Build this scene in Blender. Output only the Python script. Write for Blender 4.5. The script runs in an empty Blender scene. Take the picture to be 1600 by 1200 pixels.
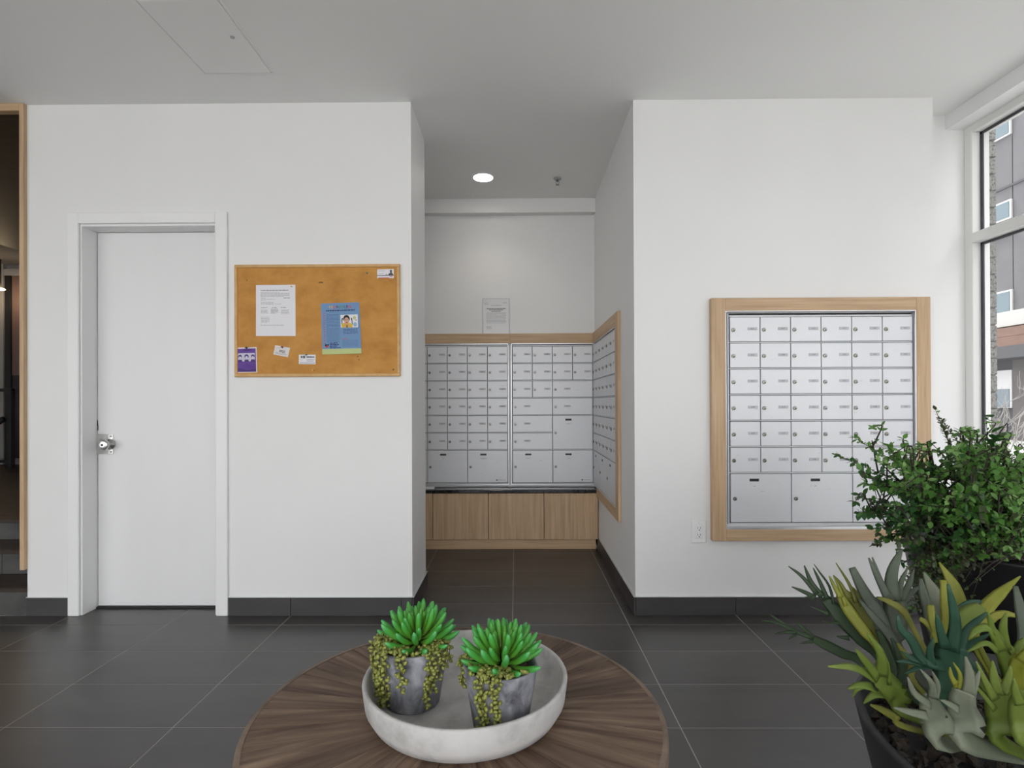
import bpy, math, random
from mathutils import Vector, Matrix, Quaternion
random.seed(7)
SC = bpy.context.scene
COL = SC.collection

# ------------------------------------------------------------------ camera
F, CAMH, YAW, ROLL, CY, PITCH = 859.617, 1.1485, 0.0080, -0.0039, 626.4126, 0.0030
YW = 2.9785            # plane of the two white walls facing the camera
CEIL = 2.7834
def rot(v):
    x, y, z = v
    c, s = math.cos(ROLL), math.sin(ROLL); x, z = c*x - s*z, s*x + c*z
    c, s = math.cos(PITCH), math.sin(PITCH); y, z = c*y - s*z, s*y + c*z
    c, s = math.cos(YAW), math.sin(YAW); x, y = c*x - s*y, s*x + c*y
    return Vector((x, y, z))
def at(u, v, Y=None, X=None, Z=None):
    """real-world point that a photo pixel shows on the plane Y=, X= or Z="""
    r = rot(((u-800)/F, 1.0, -(v-CY)/F))
    t = Y/r.y if Y is not None else (X/r.x if X is not None else (Z-CAMH)/r.z)
    return r*t + Vector((0, 0, CAMH))
cam = bpy.data.cameras.new('camera')
cam.sensor_fit = 'HORIZONTAL'; cam.sensor_width = 36; cam.lens = 36*F/1600
cam.shift_y = (CY-600)/1600; cam.clip_start = 0.05; cam.clip_end = 200
camo = bpy.data.objects.new('camera', cam); COL.objects.link(camo)
rx, fy, uz = rot((1, 0, 0)), rot((0, 1, 0)), rot((0, 0, 1))
m = Matrix(((rx.x, uz.x, -fy.x, 0), (rx.y, uz.y, -fy.y, 0), (rx.z, uz.z, -fy.z, CAMH), (0, 0, 0, 1)))
camo.matrix_world = m
SC.camera = camo

# ------------------------------------------------------------------ world / exposure
W = bpy.data.worlds.new('overcast_sky'); SC.world = W; W.use_nodes = True
bg = W.node_tree.nodes['Background']
bg.inputs[0].default_value = (0.975, 0.985, 1.0, 1); bg.inputs[1].default_value = 2.6
sun = bpy.data.lights.new('bounce_sun', 'SUN'); sun.energy = 4.6; sun.angle = math.radians(18); sun.color = (1, .98, .95)
suno = bpy.data.objects.new('bounce_sun', sun); COL.objects.link(suno)      # added for bounce off the ground; high behind the building, never enters windows directly
suno.rotation_euler = Vector((.15, -.60, -.78)).to_track_quat('-Z', 'Y').to_euler()
SC.view_settings.view_transform = 'Standard'; SC.view_settings.look = 'None'
SC.view_settings.gamma = 1.0; SC.view_settings.use_curve_mapping = False
SC.view_settings.exposure = 0.35

# ------------------------------------------------------------------ helpers
class MB:
    def __init__(s): s.v = []; s.f = []; s.mi = []; s.sm = []
    def add(s, vs, fs, mi=0, smooth=False):
        o = len(s.v); s.v += [tuple(p) for p in vs]
        for f in fs: s.f.append(tuple(i+o for i in f)); s.mi.append(mi); s.sm.append(smooth)
        return s
    def box(s, x0, x1, y0, y1, z0, z1, mi=0):
        vs = [(x0,y0,z0),(x1,y0,z0),(x1,y1,z0),(x0,y1,z0),(x0,y0,z1),(x1,y0,z1),(x1,y1,z1),(x0,y1,z1)]
        return s.add(vs, [(0,3,2,1),(4,5,6,7),(0,1,5,4),(1,2,6,5),(2,3,7,6),(3,0,4,7)], mi)
    def bbox(s, x0, x1, y0, y1, z0, z1, b=0.003, mi=0):
        """box with all edges chamfered by b"""
        b = min(b, (x1-x0)*.45, (y1-y0)*.45, (z1-z0)*.45)
        vs = []; idx = {}
        X = (x0, x1); Y = (y0, y1); Z = (z0, z1)
        for i in (0,1):
            for j in (0,1):
                for k in (0,1):
                    sx, sy, sz = (1-2*i)*b, (1-2*j)*b, (1-2*k)*b
                    idx[i,j,k] = len(vs)
                    vs += [(X[i], Y[j]+sy, Z[k]+sz), (X[i]+sx, Y[j], Z[k]+sz), (X[i]+sx, Y[j]+sy, Z[k])]
        g = lambda i,j,k,a: idx[i,j,k]+a
        fs = []
        for i in (0,1):
            q = [g(i,0,0,0),g(i,1,0,0),g(i,1,1,0),g(i,0,1,0)]; fs.append(q if i else q[::-1])
            q = [g(0,i,0,1),g(0,i,1,1),g(1,i,1,1),g(1,i,0,1)]; fs.append(q if i else q[::-1])
            q = [g(0,0,i,2),g(1,0,i,2),g(1,1,i,2),g(0,1,i,2)]; fs.append(q if i else q[::-1])
        for a in (0,1):
            for c in (0,1):
                fs.append([g(a,c,0,0),g(a,c,0,1),g(a,c,1,1),g(a,c,1,0)] if (a+c)%2==0 else [g(a,c,0,1),g(a,c,0,0),g(a,c,1,0),g(a,c,1,1)])
                fs.append([g(a,0,c,2),g(a,0,c,0),g(a,1,c,0),g(a,1,c,2)] if (a+c)%2==0 else [g(a,0,c,0),g(a,0,c,2),g(a,1,c,2),g(a,1,c,0)])
                fs.append([g(0,a,c,1),g(0,a,c,2),g(1,a,c,2),g(1,a,c,1)] if (a+c)%2==0 else [g(0,a,c,2),g(0,a,c,1),g(1,a,c,1),g(1,a,c,2)])
        for i in (0,1):
            for j in (0,1):
                for k in (0,1):
                    t = [g(i,j,k,0),g(i,j,k,1),g(i,j,k,2)]
                    fs.append(t if (i+j+k)%2 else t[::-1])
        return s.add(vs, fs, mi)
    def lathe(s, prof, c=(0,0,0), n=32, mi=0, smooth=True, cap0=True, cap1=True):
        vs = []; fs = []
        for r, z in prof:
            for k in range(n):
                a = 2*math.pi*k/n; vs.append((c[0]+r*math.cos(a), c[1]+r*math.sin(a), c[2]+z))
        for i in range(len(prof)-1):
            for k in range(n):
                k2 = (k+1)%n; fs.append((i*n+k, i*n+k2, (i+1)*n+k2, (i+1)*n+k))
        s.add(vs, fs, mi, smooth)
        o = len(s.v)-len(vs)
        if cap0: s.f.append(tuple(o+k for k in reversed(range(n)))); s.mi.append(mi); s.sm.append(False)
        if cap1: s.f.append(tuple(o+(len(prof)-1)*n+k for k in range(n))); s.mi.append(mi); s.sm.append(False)
        return s
    def cyl(s, p, q, r0, r1=None, n=10, mi=0, smooth=True):
        return s.tube([p, q], [r0, r0 if r1 is None else r1], n, mi, smooth)
    def tube(s, pts, rad, n=6, mi=0, smooth=True):
        pts = [Vector(p) for p in pts]; vs = []; fs = []
        up = None
        for i, p in enumerate(pts):
            t = (pts[min(i+1, len(pts)-1)]-pts[max(i-1, 0)]).normalized()
            if up is None:
                up = t.orthogonal().normalized()
            up = (up - t*up.dot(t)).normalized(); sd = t.cross(up)
            r = rad[i] if hasattr(rad, '__len__') else rad
            for k in range(n):
                a = 2*math.pi*k/n; vs.append(p + (up*math.cos(a)+sd*math.sin(a))*r)
        for i in range(len(pts)-1):
            for k in range(n):
                k2 = (k+1)%n; fs.append((i*n+k, i*n+k2, (i+1)*n+k2, (i+1)*n+k))
        s.add(vs, fs, mi, smooth); o = len(s.v)-len(vs)
        s.f.append(tuple(o+k for k in reversed(range(n)))); s.mi.append(mi); s.sm.append(smooth)
        s.f.append(tuple(o+(len(pts)-1)*n+k for k in range(n))); s.mi.append(mi); s.sm.append(smooth)
        return s
    def quadxz(s, x0, x1, z0, z1, y, mi=0):       # faces -Y
        return s.add([(x0,y,z0),(x1,y,z0),(x1,y,z1),(x0,y,z1)], [(0,1,2,3)], mi)
    def polyxz(s, pts, y, mi=0):
        return s.add([(x,y,z) for x,z in pts], [tuple(range(len(pts)))], mi)
    def disc_xz(s, cx, cz, rx_, rz_, y, mi=0, n=14, a0=0, a1=2*math.pi):
        return s.polyxz([(cx+rx_*math.cos(a0+(a1-a0)*k/n), cz+rz_*math.sin(a0+(a1-a0)*k/n)) for k in range(n)], y, mi)
    def mesh(s, name, mats):
        me = bpy.data.meshes.new(name); me.from_pydata(s.v, [], s.f)
        if not isinstance(mats, (list, tuple)): mats = [mats]
        for mm in mats: me.materials.append(mm)
        me.polygons.foreach_set('material_index', s.mi); me.polygons.foreach_set('use_smooth', s.sm)
        me.update(); return me
    def build(s, name, mats, parent=None, origin=(0,0,0)):
        """mesh given in world space (or the parent's space); origin becomes the object's location"""
        o = Vector(origin)
        s.v = [(a-o.x, b-o.y, c-o.z) for a, b, c in s.v]
        return link(name, s.mesh(name, mats), parent, o)
def link(name, me, parent=None, loc=(0,0,0), rotz=0):
    ob = bpy.data.objects.new(name, me); COL.objects.link(ob)
    ob.parent = parent; ob.location = loc
    if rotz: ob.rotation_euler = (0, 0, rotz)
    return ob
def empty(name, loc=(0,0,0), rotz=0):
    o = link(name, None, None, loc, rotz); o.empty_display_size = .1; return o
def tag(o, label, cat=None, group=None, kind=None):
    if label: o['label'] = label
    if cat: o['category'] = cat
    if group: o['group'] = group
    if kind: o['kind'] = kind
    return o
def struct(o, label=None):
    o['kind'] = 'structure'
    if label: o['label'] = label
    return o

# ------------------------------------------------------------------ materials
def mat(name, col, rough=.5, metal=0.0, spec=.5, emit=None, estr=0, alpha=None, sub=0):
    m = bpy.data.materials.new(name); m.use_nodes = True
    p = m.node_tree.nodes['Principled BSDF']
    p.inputs['Base Color'].default_value = (*col, 1); p.inputs['Roughness'].default_value = rough
    p.inputs['Metallic'].default_value = metal; p.inputs['Specular IOR Level'].default_value = spec
    if emit: p.inputs['Emission Color'].default_value = (*emit, 1); p.inputs['Emission Strength'].default_value = estr
    return m
def nodes(m):
    nt = m.node_tree; return nt, nt.nodes, nt.links, nt.nodes['Principled BSDF']
def noise_mat(name, cols, scale=(5,5,5), rough=.5, detail=6, metal=0, spec=.5, bump=0, bscale=None, stops=None, distort=0, rvar=0, rand=False):
    m = mat(name, cols[0], rough, metal, spec); nt, N, L, p = nodes(m)
    tc = N.new('ShaderNodeTexCoord'); mp = N.new('ShaderNodeMapping'); mp.inputs['Scale'].default_value = scale
    src = tc.outputs['Object']
    if rand:
        oi = N.new('ShaderNodeObjectInfo'); ml = N.new('ShaderNodeVectorMath'); ml.operation = 'MULTIPLY_ADD'
        ml.inputs[1].default_value = (1,1,1); 
        cm = N.new('ShaderNodeCombineXYZ'); mu = N.new('ShaderNodeMath'); mu.operation = 'MULTIPLY'; mu.inputs[1].default_value = 37.0
        L.new(oi.outputs['Random'], mu.inputs[0]); [L.new(mu.outputs[0], cm.inputs[k]) for k in range(3)]
        L.new(src, ml.inputs[0]); L.new(cm.outputs[0], ml.inputs[2]); src = ml.outputs[0]
    L.new(src, mp.inputs[0])
    nz = N.new('ShaderNodeTexNoise'); nz.inputs['Scale'].default_value = 1; nz.inputs['Detail'].default_value = detail
    nz.inputs['Roughness'].default_value = .6; nz.inputs['Distortion'].default_value = distort
    L.new(mp.outputs[0], nz.inputs['Vector'])
    cr = N.new('ShaderNodeValToRGB'); e = cr.color_ramp.elements
    stops = stops or [.3+.4*i/(len(cols)-1) for i in range(len(cols))]
    e[0].position = stops[0]; e[0].color = (*cols[0], 1); e[1].position = stops[-1]; e[1].color = (*cols[-1], 1)
    for i in range(1, len(cols)-1):
        q = e.new(stops[i]); q.color = (*cols[i], 1)
    L.new(nz.outputs['Fac'], cr.inputs[0]); L.new(cr.outputs[0], p.inputs['Base Color'])
    if rvar:
        o2 = N.new('ShaderNodeObjectInfo'); m2 = N.new('ShaderNodeMapRange'); m2.inputs[3].default_value = 1-rvar; m2.inputs[4].default_value = 1+rvar
        hs_ = N.new('ShaderNodeHueSaturation'); L.new(o2.outputs['Random'], m2.inputs[0]); L.new(m2.outputs[0], hs_.inputs['Value'])
        L.new(cr.outputs[0], hs_.inputs['Color']); L.new(hs_.outputs[0], p.inputs['Base Color'])
    if bump:
        bp = N.new('ShaderNodeBump'); bp.inputs['Strength'].default_value = bump; bp.inputs['Distance'].default_value = .002
        n2 = N.new('ShaderNodeTexNoise'); n2.inputs['Scale'].default_value = bscale or 80; n2.inputs['Detail'].default_value = 4
        L.new(tc.outputs['Object'], n2.inputs['Vector']); L.new(n2.outputs['Fac'], bp.inputs['Height']); L.new(bp.outputs[0], p.inputs['Normal'])
    return m
def glass_mat(name, tint=(1,1,1)):
    m = bpy.data.materials.new(name); m.use_nodes = True; nt = m.node_tree; N = nt.nodes; L = nt.links
    N.clear(); o = N.new('ShaderNodeOutputMaterial'); mx = N.new('ShaderNodeMixShader')
    t = N.new('ShaderNodeBsdfTransparent'); t.inputs[0].default_value = (*tint, 1)
    g = N.new('ShaderNodeBsdfGlossy'); g.inputs['Roughness'].default_value = .01
    lw = N.new('ShaderNodeLayerWeight'); lw.inputs[0].default_value = .5
    pw = N.new('ShaderNodeMath'); pw.operation = 'POWER'; pw.inputs[1].default_value = 4.0; L.new(lw.outputs['Facing'], pw.inputs[0])
    fr = N.new('ShaderNodeMath'); fr.operation = 'MULTIPLY_ADD'; fr.inputs[1].default_value = .7; fr.inputs[2].default_value = .03; L.new(pw.outputs[0], fr.inputs[0])
    L.new(fr.outputs[0], mx.inputs[0]); L.new(t.outputs[0], mx.inputs[1]); L.new(g.outputs[0], mx.inputs[2]); L.new(mx.outputs[0], o.inputs[0])
    return m

M_wall = noise_mat('white_wall_paint', [(.80,.80,.795), (.83,.83,.825)], (1.5,1.5,1.5), .55, bump=.06, bscale=160)
M_ceil = noise_mat('ceiling_paint', [(.86,.86,.85), (.88,.88,.87)], (1.2,1.2,1.2), .75)
M_trim = mat('white_trim_paint', (.85,.85,.85), .38)
M_door = noise_mat('door_paint', [(.79,.79,.795), (.82,.82,.825)], (3,3,.6), .42)
M_tile = noise_mat('charcoal_floor_tile', [(.030,.027,.026), (.043,.039,.0375), (.055,.050,.048)], (1.6,7,4), .34, detail=8, spec=.85, bump=.03, bscale=40, rand=True)
M_base = noise_mat('charcoal_base_tile', [(.042,.039,.040), (.062,.058,.058)], (2,2,9), .45, detail=8, rand=True)
M_riser = noise_mat('stair_tile', [(.05,.048,.047), (.10,.098,.095)], (6,6,8), .5, detail=8, rand=True)
M_grout = noise_mat('grout', [(.36,.345,.33), (.46,.44,.42)], (20,20,20), .8)
M_oakv = noise_mat('light_oak_upright', [(.43,.285,.16), (.54,.37,.222), (.62,.445,.28)], (55,55,2.2), .5, detail=5, distort=.25, rand=True)
M_oakh = noise_mat('light_oak_level', [(.43,.285,.16), (.54,.37,.222), (.62,.445,.28)], (2.2,55,55), .5, detail=5, distort=.25, rand=True)
M_oaky = noise_mat('light_oak_deep', [(.43,.285,.16), (.54,.37,.222), (.62,.445,.28)], (55,2.2,55), .5, detail=5, distort=.25, rand=True)
M_dwood = noise_mat('dark_wood_soffit', [(.030,.017,.006), (.045,.026,.010), (.065,.038,.016)], (3,40,40), .5, detail=6)
M_lwood = noise_mat('brown_wood_floor', [(.028,.018,.012), (.048,.031,.021)], (3,30,30), .4, detail=6)
M_black = mat('black_metal', (.012,.012,.013), .4)
M_dark = mat('dark_recess', (.02,.02,.022), .7)
M_alu = mat('aluminium_frame', (.72,.73,.75), .32, .65)
M_bar = mat('divider_aluminium', (.66,.67,.69), .5, .2)
M_alug = mat('grey_aluminium', (.42,.43,.45), .4, .6)
M_lock = mat('lock_metal', (.30,.29,.26), .35, .85)
M_plate = mat('label_plate', (.52,.52,.55), .5)
M_ink = mat('print_ink', (.10,.10,.11), .7)
M_steel = mat('brushed_steel', (.60,.60,.59), .25, .95)
M_stone = noise_mat('black_stone_counter', [(.010,.010,.011), (.022,.022,.024)], (60,60,60), .12)
M_cork = noise_mat('cork', [(.44,.195,.040), (.55,.265,.060), (.62,.32,.085)], (7,7,9), .85, detail=12, bump=.2, bscale=400)
M_corkfr = noise_mat('cork_frame_oak', [(.56,.32,.115), (.66,.41,.17)], (20,20,20), .5)
M_paper = mat('white_paper', (.80,.79,.82), .7)
M_greyink = mat('grey_print', (.33,.32,.36), .8)
M_white = mat('white_plastic', (.84,.84,.84), .35)
M_winframe = mat('window_frame_paint', (.78,.78,.76), .4)
M_gasket = mat('dark_gasket', (.05,.048,.06), .5)
M_glass = glass_mat('window_glass')

def mailbox_paint():
    m = mat('mailbox_door_aluminium', (.72,.73,.755), .45, .25); nt, N, L, p = nodes(m)
    tc = N.new('ShaderNodeTexCoord'); oi = N.new('ShaderNodeObjectInfo')
    cm = N.new('ShaderNodeCombineXYZ'); mu = N.new('ShaderNodeMath'); mu.operation = 'MULTIPLY'; mu.inputs[1].default_value = 91.0
    L.new(oi.outputs['Random'], mu.inputs[0]); L.new(mu.outputs[0], cm.inputs[0]); L.new(mu.outputs[0], cm.inputs[2])
    ad = N.new('ShaderNodeVectorMath'); ad.operation = 'ADD'; L.new(tc.outputs['Object'], ad.inputs[0]); L.new(cm.outputs[0], ad.inputs[1])
    mp = N.new('ShaderNodeMapping'); mp.inputs['Scale'].default_value = (16, 1, 150); mp.inputs['Rotation'].default_value = (0, .10, 0); L.new(ad.outputs[0], mp.inputs[0])
    nz = N.new('ShaderNodeTexNoise'); nz.inputs['Scale'].default_value = 1; nz.inputs['Detail'].default_value = 3; L.new(mp.outputs[0], nz.inputs['Vector'])
    cr = N.new('ShaderNodeValToRGB'); e = cr.color_ramp.elements
    e[0].position = .685; e[0].color = (.72,.73,.755,1); e[1].position = .735; e[1].color = (.46,.46,.49,1)
    L.new(nz.outputs['Fac'], cr.inputs[0]); L.new(cr.outputs[0], p.inputs['Base Color'])
    return m
M_mail = mailbox_paint()

# ------------------------------------------------------------------ text (for the number plates)
_glyph = {}
def text_geo(txt, size, mode='CENTER'):
    key = (txt, size, mode)
    if key not in _glyph:
        cu = bpy.data.curves.new('tmp_text', 'FONT'); cu.body = txt; cu.size = size; cu.align_x = mode; cu.align_y = 'CENTER'
        cu.resolution_u = 1
        o = bpy.data.objects.new('tmp_text', cu); COL.objects.link(o)
        dg = bpy.context.evaluated_depsgraph_get(); me = o.evaluated_get(dg).to_mesh()
        _glyph[key] = ([v.co.copy() for v in me.vertices], [tuple(p.vertices) for p in me.polygons])
        bpy.data.objects.remove(o); bpy.data.curves.remove(cu)
    return _glyph[key]

# ================================================================== SETTING
XL, XR = -6.8, 2.57          # room from the left hall wall to the window plane
NL, NR = -0.567, 0.638       # niche between the two white walls
YB = 4.475                   # niche back wall
YE = 3.418                   # far end of the left white wall
YR = 3.17                    # short wall beside the window
YBACK = -2.2

# --- walls
w = MB()
w.box(-2.667, -2.376, YW, YE, 0, CEIL); w.box(-1.629, NL, YW, YE, 0, CEIL); w.box(-2.376, -1.629, YW, YE, 2.13, CEIL)
w.box(-2.376, -1.629, YW+.155, YE, 0, 2.13)
struct(w.build('wall_left', M_wall), 'white wall with the door and the cork board')
w = MB(); w.box(NR, 2.25, YW, 4.62, 0, CEIL); w.box(2.25, 2.63, YR, 4.62, 0, CEIL)
struct(w.build('wall_right', M_wall), 'white wall with the framed mailboxes beside the window')
w = MB(); w.box(-2.667, -1.35, YE, YB, 0, CEIL)
struct(w.build('wall_niche_side', M_wall), 'hidden left side wall of the mailbox niche')
w = MB(); w.box(-2.667, NR, YB, 4.62, 0, CEIL)
struct(w.build('wall_niche', M_wall), 'white back wall of the mailbox niche')
w = MB(); w.box(-1.35, NR, 4.40, YB, 2.67, CEIL)
struct(w.build('trim_2', M_wall), 'white boxed beam along the top of the niche back wall')
w = MB(); w.box(XL-.1, XL, YBACK, 6.7, 0, 2.9)
struct(w.build('wall_hall', M_wall), 'left wall of the hall')
w = MB(); w.box(XL, XR+.3, YBACK-.1, YBACK, 0, .12); w.box(XL, XR+.3, YBACK-.1, YBACK, 2.7, CEIL)
struct(w.build('wall_behind', M_wall), 'glazed wall behind the viewer, above and below its window')
w = MB(); w.box(2.466, 2.74, YBACK, YR, 2.70, CEIL)
struct(w.build('trim_3', M_trim), 'white boxed header above the window')
w = MB(); w.box(2.50, 2.74, YBACK, YR, 0, .10)
struct(w.build('wall_window_sill', M_wall), 'low white sill wall under the window')

# --- ceiling
w = MB(); w.box(XL, 2.74, YBACK, YW, CEIL, CEIL+.12); w.box(-2.667, 2.74, YW, 4.62, CEIL, CEIL+.12)
c_ob = struct(w.build('ceiling', M_ceil), 'white ceiling')
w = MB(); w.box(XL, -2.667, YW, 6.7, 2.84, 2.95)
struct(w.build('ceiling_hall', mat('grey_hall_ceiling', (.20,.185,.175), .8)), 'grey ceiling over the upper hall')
# access panel in the ceiling
ap = empty('access_panel', (-1.366, 2.45, CEIL))
tag(ap, 'flush square access hatch in the ceiling above the door', 'access panel')
fr = MB()
for (a,b,c,d) in ((-.178,.178,-.262,-.250),(-.178,.178,.250,.262),(-.178,-.166,-.25,.25),(.166,.178,-.25,.25)):
    fr.bbox(a,b,c,d,-.004,0,.0015)
fr.build('frame', M_trim, ap)
MB().bbox(-.163,.163,-.247,.247,-.006,0,.002).build('hatch', M_ceil, ap)
MB().lathe([(.010,-.009),(.010,-.006)], (.11,-.02,0), 12).build('latch', M_alug, ap)

# --- floor: grout bed, then every tile
fl = MB(); fl.box(XL, XR+.3, YBACK, YW, -.12, -.0008); fl.box(-2.667, NR, YW, 4.62, -.12, -.0008); fl.box(XL, -2.667, YW, 6.7, -.12, -.0008)
floor = struct(fl.build('floor', M_grout), 'charcoal tiled floor with pale grout')
TX, TY, G = -.0249, 3.7474, .0022
AREAS = [(XL, XR-.07, YBACK, YW-.008), (NL+.008, NR-.008, YW-.008, 4.33), (-1.35, NL+.008, YE+.008, 4.33), (-2.376, -1.629, YW-.008, YW+.10)]
far = MB()
for i in range(-12, 5):
    for j in range(-3, 24):
        cx0, cx1 = TX+.6*i, TX+.6*(i+1); cy1, cy0 = TY-.3*j, TY-.3*(j+1)
        t = MB()
        for a, b, c, d in AREAS:
            x0, x1, y0, y1 = max(a, cx0+G), min(b, cx1-G), max(c, cy0+G), min(d, cy1-G)
            if x1-x0 > .012 and y1-y0 > .012: t.box(x0, x1, y0, y1, -.003, 0)
        if not t.v: continue
        if cy1 > 1.3 and cx1 > -4.3:
            t.build('tile', M_tile, floor, (cx0+.3, cy0+.15, 0))
        else:
            o = len(far.v); far.v += t.v; far.f += [tuple(k+o for k in f) for f in t.f]; far.mi += t.mi; far.sm += t.sm
fo = far.build('tile_field', M_tile, floor); fo['kind'] = 'stuff'

# --- tiled baseboards
def baseboard(name, runs, label):
    """runs: list of (axis, fixed, a, b, side): pieces 0.6 m long"""
    root = struct(empty(name), label)
    for axis, fx, a, b, sd in runs:
        cuts = [a]
        if axis == 'x':
            k = math.ceil((a-TX)/.6 + 1e-3)
            while TX+.6*k < b-.02: cuts.append(TX+.6*k); k += 1
        else:
            q = a+.6
            while q < b-.05: cuts.append(q); q += .6
        cuts.append(b)
        for p, q in zip(cuts[:-1], cuts[1:]):
            t = MB(); e = .0011
            if axis == 'x': t.bbox(p+e, q-e, fx-.010, fx, 0, .098, .0012)
            else: t.bbox(min(fx, fx+sd*.010), max(fx, fx+sd*.010), p+e, q-e, 0, .098, .0012)
            t.build('baseboard_tile', M_base, root, ((p+q)/2 if axis=='x' else fx, fx if axis=='x' else (p+q)/2, 0))
        t = MB()
        if axis == 'x': t.box(a, b, fx-.011, fx, .098, .101)
        else: t.box(min(fx, fx+sd*.011), max(fx, fx+sd*.011), a, b, .098, .101)
        t.build('edge_strip', M_alu, root)
    return root
baseboard('baseboard_left', [('x', YW, -2.667, -2.439, 0), ('x', YW, -1.566, NL, 0), ('y', NL, YW-.010, YE+.01, 1)], 'charcoal tile baseboard along the left white wall')
baseboard('baseboard_right', [('x', YW, NR, 2.25, 0), ('y', NR, YW-.010, 4.30, -1), ('x', YR, 2.26, 2.5, 0)], 'charcoal tile baseboard along the right white wall')

# --- door
d = struct(empty('door_1', (-2.0025, YW, 0)), 'plain white door in a white casing with a steel knob')
def dbox(name, x0, x1, y0, y1, z0, z1, b, mm, par=d):
    return MB().bbox(x0+2.0025, x1+2.0025, y0-YW, y1-YW, z0, z1, b).build(name, mm, par)
dbox('casing', -2.438, -2.376, YW-.014, YW, 0, 2.19, .003, M_trim)
dbox('casing', -1.629, -1.566, YW-.014, YW, 0, 2.19, .003, M_trim)
dbox('casing', -2.376, -1.629, YW-.014, YW, 2.13, 2.19, .003, M_trim)
dbox('jamb', -2.376, -2.366, YW, YW+.115, 0, 2.13, .001, M_trim)
dbox('jamb', -1.639, -1.629, YW, YW+.115, 0, 2.13, .001, M_trim)
dbox('jamb', -2.366, -1.639, YW, YW+.115, 2.118, 2.13, .001, M_trim)
dbox('threshold', -2.366, -1.639, YW+.095, YW+.15, 0, .010, .002, M_dark)
slab = dbox('door_slab', -2.363, -1.642, YW+.108, YW+.148, .012, 2.116, .002, M_door)
pk = at(162, 694, Y=YW+.10)
px, pz = pk.x+2.0025, pk.z
pl = MB(); pl.bbox(-.054, .050, -.004, 0, -.056, .056, .0012).bbox(-.054, .016, -.007, -.004, -.056, .056, .0012)
lp = pl.build('latch_plate', M_steel, d, (0,0,0)); lp.location = (px, .108, pz)
sc = MB()
for zz in (-.044, .044): sc.tube([(.038, -.0065, zz), (.038, -.004, zz)], .005, 8)
s_ = sc.build('screw', M_alug, lp)
kb = MB(); prof = [(.030,0),(.030,.006),(.012,.010),(.012,.026),(.022,.034),(.030,.044),(.030,.056),(.024,.061),(.012,.062)]
kb.lathe(prof, n=24); kb.v = [(x, -z, y) for x, y, z in kb.v]; 
kb.f = [f for f in kb.f]
k_ = kb.build('knob', M_steel, d); k_.location = (px+.034, .104, pz-.001)
kh = MB().tube([(0,-.0635,0),(0,-.061,0)], .006, 10); kh = kh.build('keyhole', M_dark, k_)
sp = MB(); random.seed(3)
zz = [.11,.118,.13,.145,.16,.172]
sp.polyxz([(-.0015,.075),(.004,.078),(.005,.10),(.003,.115),(.002,.13),(-.001,.14),(-.004,.13),(-.003,.11),(-.0005,.098)], 0)
s2 = sp.build('split_edge', M_dark, slab); s2.location = (-.3605, .1065, pz)

# --- wood lined portal on the left
tr = struct(empty('trim_1', (-2.68, YW, 0)), 'light wood lining around the opening to the stairs')
MB().bbox(-.011, .013, -.022, .42, .252, 2.783, .0015).build('side_board', M_oakv, tr)
MB().bbox(-4.1, -.011, -.022, .02, 2.742, 2.783, .0015).build('head_board', M_oakh, tr)
w = MB(); w.box(-5.16, -2.691, YW+.02, 6.62, 2.75, 2.84)
struct(w.build('ceiling_soffit', M_dwood), 'dark brown wood soffit over the stairs')
w = MB(); w.box(-2.691, -2.667, YW+.42, 6.62, .424, 2.765)
struct(w.build('wall_stair', M_wall), 'side wall of the stairs')

# --- stairs and landing
st = empty('stairs', (-4.6, YW, 0)); tag(st, 'three charcoal tiled steps rising at the left edge', 'stairs')
def stb(n, x0, x1, y0, y1, z0, z1, mm): return MB().bbox(x0+4.6, x1+4.6, y0-YW, y1-YW, z0, z1, .002).build(n, mm, st)
steps = [(YW, 0, .151), (3.216, .151, .294), (3.459, .294, .424)]
for n, (y, z0, z1) in enumerate(steps):
    x = -2.667
    xs = [-2.667, -2.93-.1*n, -3.53-.1*n, -4.13, -4.73, -5.33, -6.0, -6.8]
    for a, b in zip(xs[1:], xs[:-1]):
        stb('riser_tile', a+.001, b-.001, y, y+.012, z0, z1-.022, M_riser)
    ye = steps[n+1][0] if n < 2 else 3.56
    stb('tread', XL, -2.667, y-.012, ye, z1-.022, z1, M_lwood)
    stb('step_core', XL, -2.667, y+.012, 3.7 if n==2 else ye+.2, 0 if n == 0 else z0-.02, z1-.022, M_dark) if n < 2 else None
w = MB(); w.box(XL, -2.667, 3.56, 6.62, .30, .424)
struct(w.build('floor_landing', M_lwood), 'brown wood floor of the upper landing')
# planks scored as separate boards on the landing
fl2 = bpy.data.objects['floor_landing']
for k in range(20):
    y = 3.57+.15*k
    if y+.15 > 6.55: break
    MB().box(XL+.01, -2.70, y+.001, y+.149, .424, .4265).build('plank', M_lwood, fl2)

# railing on the landing
rl = empty('stair_railing', (-5.745, 6.2, .4265)); tag(rl, 'black metal stair railing on the upper landing', 'railing')
MB().bbox(-.03,.03,-.03,.03,0,.90,.003).build('post', M_black, rl)
MB().bbox(-.95,.03,-.025,.025,.87,.905,.004).build('top_rail', M_black, rl)
MB().bbox(-.95,-.03,-.015,.015,.06,.095,.003).build('bottom_rail', M_black, rl)
dr = MB(); dr.tube([(-.9,-.05,.05),(-.22,-.05,.44),(-.03,-.05,.56)], .032, 10); dr.build('sloping_handrail', M_black, rl)
MB().bbox(-.98,-.92,-.03,.03,0,.90,.003).build('post', M_black, rl)
rb = MB().tube([(-.215,-.06,.14),(-.215,.03,.14)], .045, 16); rb.build('round_cap', M_alug, rl)

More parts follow.
